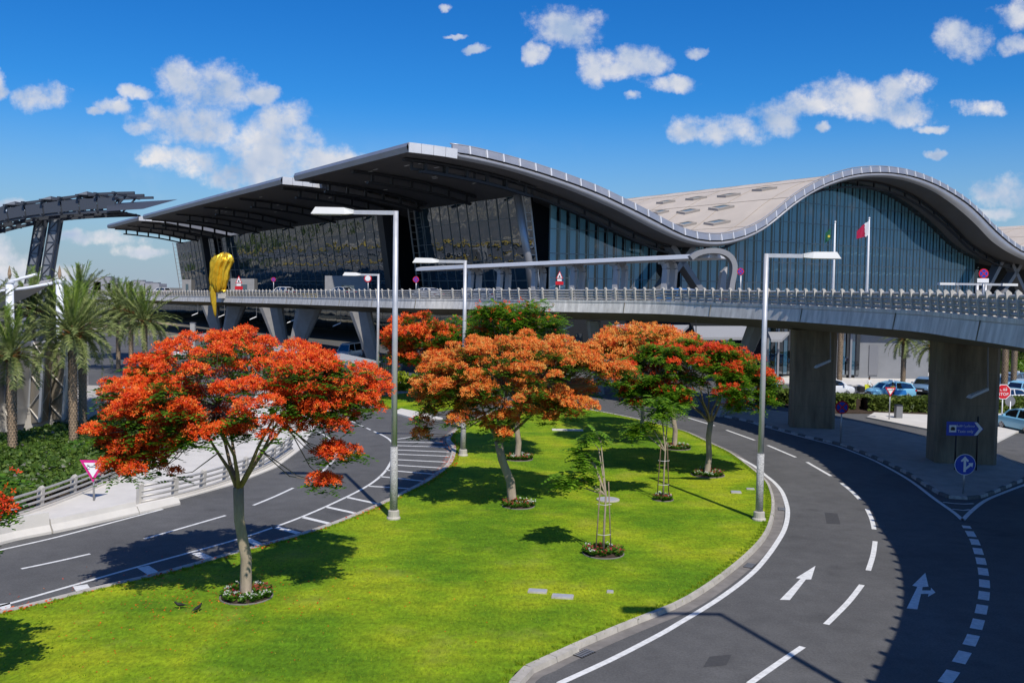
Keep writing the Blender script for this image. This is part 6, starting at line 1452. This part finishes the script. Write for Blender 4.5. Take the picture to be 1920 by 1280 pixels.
# ================================================================== PEOPLE
m_skin = mat('skin', (.28, .16, .10), .6); m_hair = mat('dark_hair', (.012, .010, .009), .7); m_wsh = mat('white_shirt', (.72, .72, .70), .8); m_nvy = mat('dark_trousers', (.02, .022, .03), .8); m_hiv = mat('yellow_vest', (.62, .66, .03), .7); m_shoe = mat('black_shoes', (.01, .01, .01), .5)
def person(loc, rz, label, top_m, leg_m, pose, vest=None):
    T = thing('person', label, 'person', loc, 'people at the taxi rank', rz)
    J = [(0, 0, .95), (0, .02, 1.2), (0, .02, 1.42), (0, .0, 1.52), (0, -.02, 1.66)]; Rr = [(.15, .11), (.15, .10), (.17, .10), (.06, .06), (.095, .11)]
    E_ = [(0, 1), (1, 2), (2, 3), (3, 4)]
    def ch(root, pts, rr):
        p = root
        for q, r_ in zip(pts, rr): J.append(q); Rr.append((r_, r_)); E_.append((p, len(J) - 1)); p = len(J) - 1
        return p
    for sx in (-1, 1):
        ar = pose.get('l' if sx < 0 else 'r'); e, h = ar
        a = ch(2, [(sx * .19, .01, 1.38), (sx * e[0], e[1], e[2]), (sx * h[0], h[1], h[2])], [.06, .048, .035])
        hx, hy, hz = sx * h[0], h[1], h[2]
        for f_ in range(4): ch(a, [(hx + (f_ - 1.5) * .018, hy - .03, hz - .06), (hx + (f_ - 1.5) * .018, hy - .04, hz - .105 + .008 * abs(f_ - 1.5))], [.011, .009])
        ch(a, [(hx + sx * -.035, hy - .03, hz - .035), (hx + sx * -.045, hy - .045, hz - .06)], [.012, .010])
        st = pose.get('step', .05) * sx
        ch(0, [(sx * .09, 0, .88), (sx * .10, -.03 + st * .5, .48), (sx * .10, st, .09), (sx * .11, st - .14, .035)], [.09, .062, .042, .035])
    me = bpy.data.meshes.new('body'); me.from_pydata([V(j) for j in J], E_, []); o = bpy.data.objects.new('body', me); COL.objects.link(o); o.parent = T
    sk = o.modifiers.new('skin', 'SKIN'); o.modifiers.new('sub', 'SUBSURF').levels = 1; o.modifiers['sub'].render_levels = 1
    for i, r_ in enumerate(Rr): me.skin_vertices[0].data[i].radius = r_
    me.skin_vertices[0].data[0].use_root = True
    dg = bpy.context.evaluated_depsgraph_get(); m2 = bpy.data.meshes.new_from_object(o.evaluated_get(dg)); o.modifiers.clear(); o.data = m2; m2.materials.clear()
    for m_ in (m_skin, top_m, leg_m, m_shoe): m2.materials.append(m_)
    for p in m2.polygons:
        c = p.center; p.use_smooth = True
        p.material_index = 3 if c.z < .08 else 2 if c.z < .95 and abs(c.x) < .2 else 1 if c.z < 1.47 and not (abs(c.x) > .16 and c.z < 1.12) else 0
    hm = MB(); 
    for (r_, z) in ((.02, 1.79), (.07, 1.775), (.105, 1.73), (.108, 1.68), (.10, 1.62)): 
        for j in range(14): a = 2 * math.pi * j / 14; hm.v.append(V((r_ * .95 * math.cos(a), -.005 + r_ * 1.08 * math.sin(a) * (1 if math.sin(a) > 0 else .75), z - (.0 if math.sin(a) > -.3 else -.05))))
    for i in range(4):
        for j in range(14): q = (j + 1) % 14; hm.f.append((i * 14 + j, (i + 1) * 14 + j, (i + 1) * 14 + q, i * 14 + q))
    hm.build('hair', m_hair, T, True, True)
    for sx in (-1, 1): MB().box((sx * .035, -.125, 1.665), (.022, .01, .012)).build('eye', m_blk, T, local=True)
    MB().add([V((-.014, -.118, 1.645)), V((.014, -.118, 1.645)), V((0, -.15, 1.64)), V((0, -.12, 1.68))], [(0, 1, 2), (0, 2, 3), (1, 3, 2)]).build('nose', m_skin, T, local=True); MB().box((0, -.12, 1.605), (.045, .01, .008)).build('mouth', m_redp, T, local=True)
    if vest: MB().lathe([(.19, 1.0), (.195, 1.2), (.20, 1.38), (.12, 1.45)], (0, .01, 0), 14).build('vest', vest, T, True, True)
    return T
p = G(1629, 739); person((p.x, p.y, 0), rad(20), 'person in white shirt and dark trousers beside luggage', m_wsh, m_nvy, dict(l=((.24, -.02, 1.12), (.26, -.16, .95)), r=((.24, -.04, 1.12), (.22, -.22, 1.0)), step=.08))
p = G(1673, 752); person((p.x, p.y, 0), rad(-30), 'person in yellow vest standing by the blue taxi', m_wsh, m_nvy, dict(l=((.23, .0, 1.12), (.24, -.05, .88)), r=((.24, -.05, 1.13), (.2, -.25, 1.05)), step=.05), m_hiv)
# luggage and small things at the kerb
p = G(1614, 739); T = thing('luggage_trolley', 'dark luggage trolley with yellow board by the person in white', 'trolley', p)
MB().box(p + V((0, 0, .55)), (.5, .9, .5)).build('suitcase', m_trim, T); MB().box(p + V((.55, -.1, .55)), (.45, .06, .95)).build('board', m_hiv, T); MB().box(p + V((0, 0, .2)), (.6, 1.0, .08)).build('deck', m_steel, T)
for sx in (-.25, .25):
    for sy in (-.4, .4): MB().lathe([(.02, -.03), (.08, -.03), (.08, .03), (.02, .03)], p + V((sx, sy, .09)), 10).build('wheel', m_tyre, T)
p = G(1460, 741); m_con = mat('cone_orange', (.75, .07, .03), .5); T = thing('traffic_cone', 'orange traffic cone left of the left pier', 'cone', p)
MB().box(p + V((0, 0, .03)), (.5, .5, .06)).build('base', m_con, T); MB().lathe([(.18, .06), (.04, .95), (.03, 1.0)], p, 14).build('cone', m_con, T, True)
MB().lathe([(.135, .4), (.105, .58)], p, 14).build('band', m_whp, T, True)
p = G(1684, 783, .13); T = thing('bollard', 'dark square bollard beside the yield sign', 'bollard', p); MB().box(p + V((0, 0, .5)), (.5, .5, 1.0)).build('shaft', m_grey, T); MB().box(p + V((0, 0, 1.03)), (.56, .56, .07)).build('cap', m_trim, T)

# ================================================================== BUS SHELTERS
m_shel = mat('shelter_roof', (.36, .355, .34), .7, var=.1, vscale=.6); m_sglass = glassmat('shelter_glass', (.6, .66, .68), .1, opac=.2, body=(.06, .07, .075))
def shelter(pts, zt_, label, npost=4):
    pts = [V(p) for p in pts]; c = sum(pts, V()) / len(pts); T = thing('bus_shelter', label, 'shelter', (c.x, c.y, 0), 'bus shelters')
    MB().slab(pts, zt_ - .35, zt_).build('roof', m_shel, T); a, b, c2, d = pts[:4]
    for k in range(npost):
        f = (k + .5) / npost
        for e0, e1 in ((a, b), (d, c2)):
            q = e0.lerp(e1, f) * .9 + c * .1; MB().beam(V((q.x, q.y, 0)), V((q.x, q.y, zt_ - .35)), .22, .22, V((0, 1, 0))).build('post', m_alud, T)
        q = d.lerp(c2, f); q2 = d.lerp(c2, f + .7 / npost); MB().add([V((q.x, q.y, .3)), V((q2.x, q2.y, .3)), V((q2.x, q2.y, 2.4)), V((q.x, q.y, 2.4))], [(0, 1, 2, 3)]).build('glass_panel', m_sglass, T)
    q0, q1 = d.lerp(c2, .1), d.lerp(c2, .9); MB().beam(V((q0.x, q0.y - .8, .45)), V((q1.x, q1.y - .8, .45)), .45, .08).build('bench', m_steel, T)
def R3(px, py, z): return G(px, py, z)
shelter([R3(362, 628, 3.4), R3(452, 640, 3.4), R3(468, 634, 3.4), R3(388, 624, 3.4)], 3.4, 'far pale bus shelter roof left of the raking legs')
shelter([R3(450, 648, 3.2), R3(560, 664, 3.2), R3(585, 655, 3.2), R3(480, 642, 3.2)], 3.2, 'middle bus shelter behind the top of the red tree')
shelter([R3(606, 668, 3.2), R3(700, 690, 3.2), R3(716, 678, 3.2), R3(640, 662, 3.2)], 3.2, 'near bus shelter right of the red tree', 5)
p = G(716, 745); T = thing('shelter_pylon', 'grey ribbed pylon beside the thin far lamp post', 'pylon', p); MB().box(p + V((.4, .6, 1.7)), (1.0, .8, 3.4)).build('core', m_grey, T)
for k in range(6): MB().box(p + V((-.05 + k * .18, .15, 1.7)), (.09, .12, 3.3)).build('slat', m_alud, T)
T = thing('ticket_pylon', 'pale square pylon left of the far shelter', 'pylon', G(362, 660)); MB().box(G(362, 660) + V((0, 0, 2.2)), (.7, .6, 4.4)).build('shaft', m_shel, T); MB().box(G(362, 660) + V((0, 0, 4.46)), (.8, .7, .1)).build('cap', m_alud, T)

# ================================================================== LAWN DETAILS
m_cov_ = mat('cover_concrete', (.34, .35, .39), .8, var=.1, vscale=3)
for px, py, a, b, lb in ((1008, 1109, .62, .34, 'left of the two pale utility covers on the lawn'), (1055, 1119, .70, .36, 'right of the two pale utility covers on the lawn'), (1144, 1110, .22, .16, 'tiny pale cover right of the pair'), (1380, 923, .50, .42, 'pale cover near the right lamp post'), (1407, 917, .40, .22, 'small pale cover at the lawn edge behind the right lamp')):
    p = G(px, py, .13); T = thing('utility_cover', lb, 'cover', p, 'utility covers in the lawn'); R = Matrix.Rotation(rad(-8), 3, 'Z')
    MB().box(p + V((0, 0, .02)), (a, b, .06), R).build('frame', m_kerb, T); MB().box(p + V((0, 0, .035)), (a * .9, b * .86, .06), R).build('lid', m_cov_, T)
p = G(1140, 937, .13); T = thing('manhole_cover', 'round grey manhole cover behind the sparse sapling', 'cover', p); MB().lathe([(.55, -.02), (.55, .05), (.5, .06)], p, 24).build('rim', m_kerb, T); MB().lathe([(.47, 0), (.47, .064), (.02, .07)], p, 24).build('lid', m_cov_, T)
p = G(1064, 806, .13); o = struct(MB().box(p + V((0, 0, .01)), (2.2, .8, .05)).build('slab', m_concl)); o['label'] = 'pale slab at the far lawn edge'
def bird(px, py, rz, label):
    p = G(px, py, .13); T = thing('bird', label, 'bird', p, 'birds on the lawn', rz); mb = MB()
    P = [(-.24, .10, .006), (-.16, .115, .018), (-.08, .125, .045), (0, .14, .058), (.07, .165, .045), (.105, .20, .028), (.125, .225, .032), (.15, .228, .022), (.165, .224, .006)]
    mb.tube([V((x, 0, z)) for x, z, r_ in P], [r_ for _, _, r_ in P], 10); mb.build('body', m_black, T, True, True)
    MB().add([V((.16, -.01, .226)), V((.16, .01, .226)), V((.205, 0, .216)), V((.16, 0, .235))], [(0, 1, 2), (0, 2, 3), (1, 3, 2)]).build('beak', m_fyel, T, local=True)
    for sy in (-1, 1):
        MB().add([V((.05, sy * .045, .17)), V((-.04, sy * .062, .16)), V((-.17, sy * .03, .115)), V((-.05, sy * .055, .115))], [(0, 1, 2, 3)]).build('wing', m_trim, T, local=True); MB().tube([V((.0, sy * .02, .1)), V((.01, sy * .02, 0)), V((.04, sy * .02, .004))], .006, 5).build('leg', m_fyel, T, local=True)
bird(337, 1141, rad(200), 'left one of two dark birds on the lawn'); bird(371, 1147, rad(60), 'right one of two dark birds on the lawn')
# distant crane and low skyline at the left horizon
m_dist = mat('distant_buildings', (.30, .30, .32), .9); random.seed(91)
for i, (px, w_, h_) in enumerate(((172, 26, 13), (200, 16, 17), (232, 22, 12), (262, 18, 14), (292, 14, 12))):
    D0 = 900; a = AT(px, 540, D0); o = MB().box((a.x, D0, h_ / 2), (w_, 20, h_)); T = thing('distant_building', ['first low distant block from the left on the horizon', 'second low distant block on the left horizon', 'third low distant block on the left horizon', 'fourth low distant block on the left horizon', 'distant block nearest the viaduct end'][i], 'building', (a.x, D0, 0), 'distant blocks on the horizon'); o.build('wall', m_dist, T); MB().box((a.x, D0, h_ + .5), (w_ * .5, 8, 1.4)).build('roof_plant', m_grey, T)
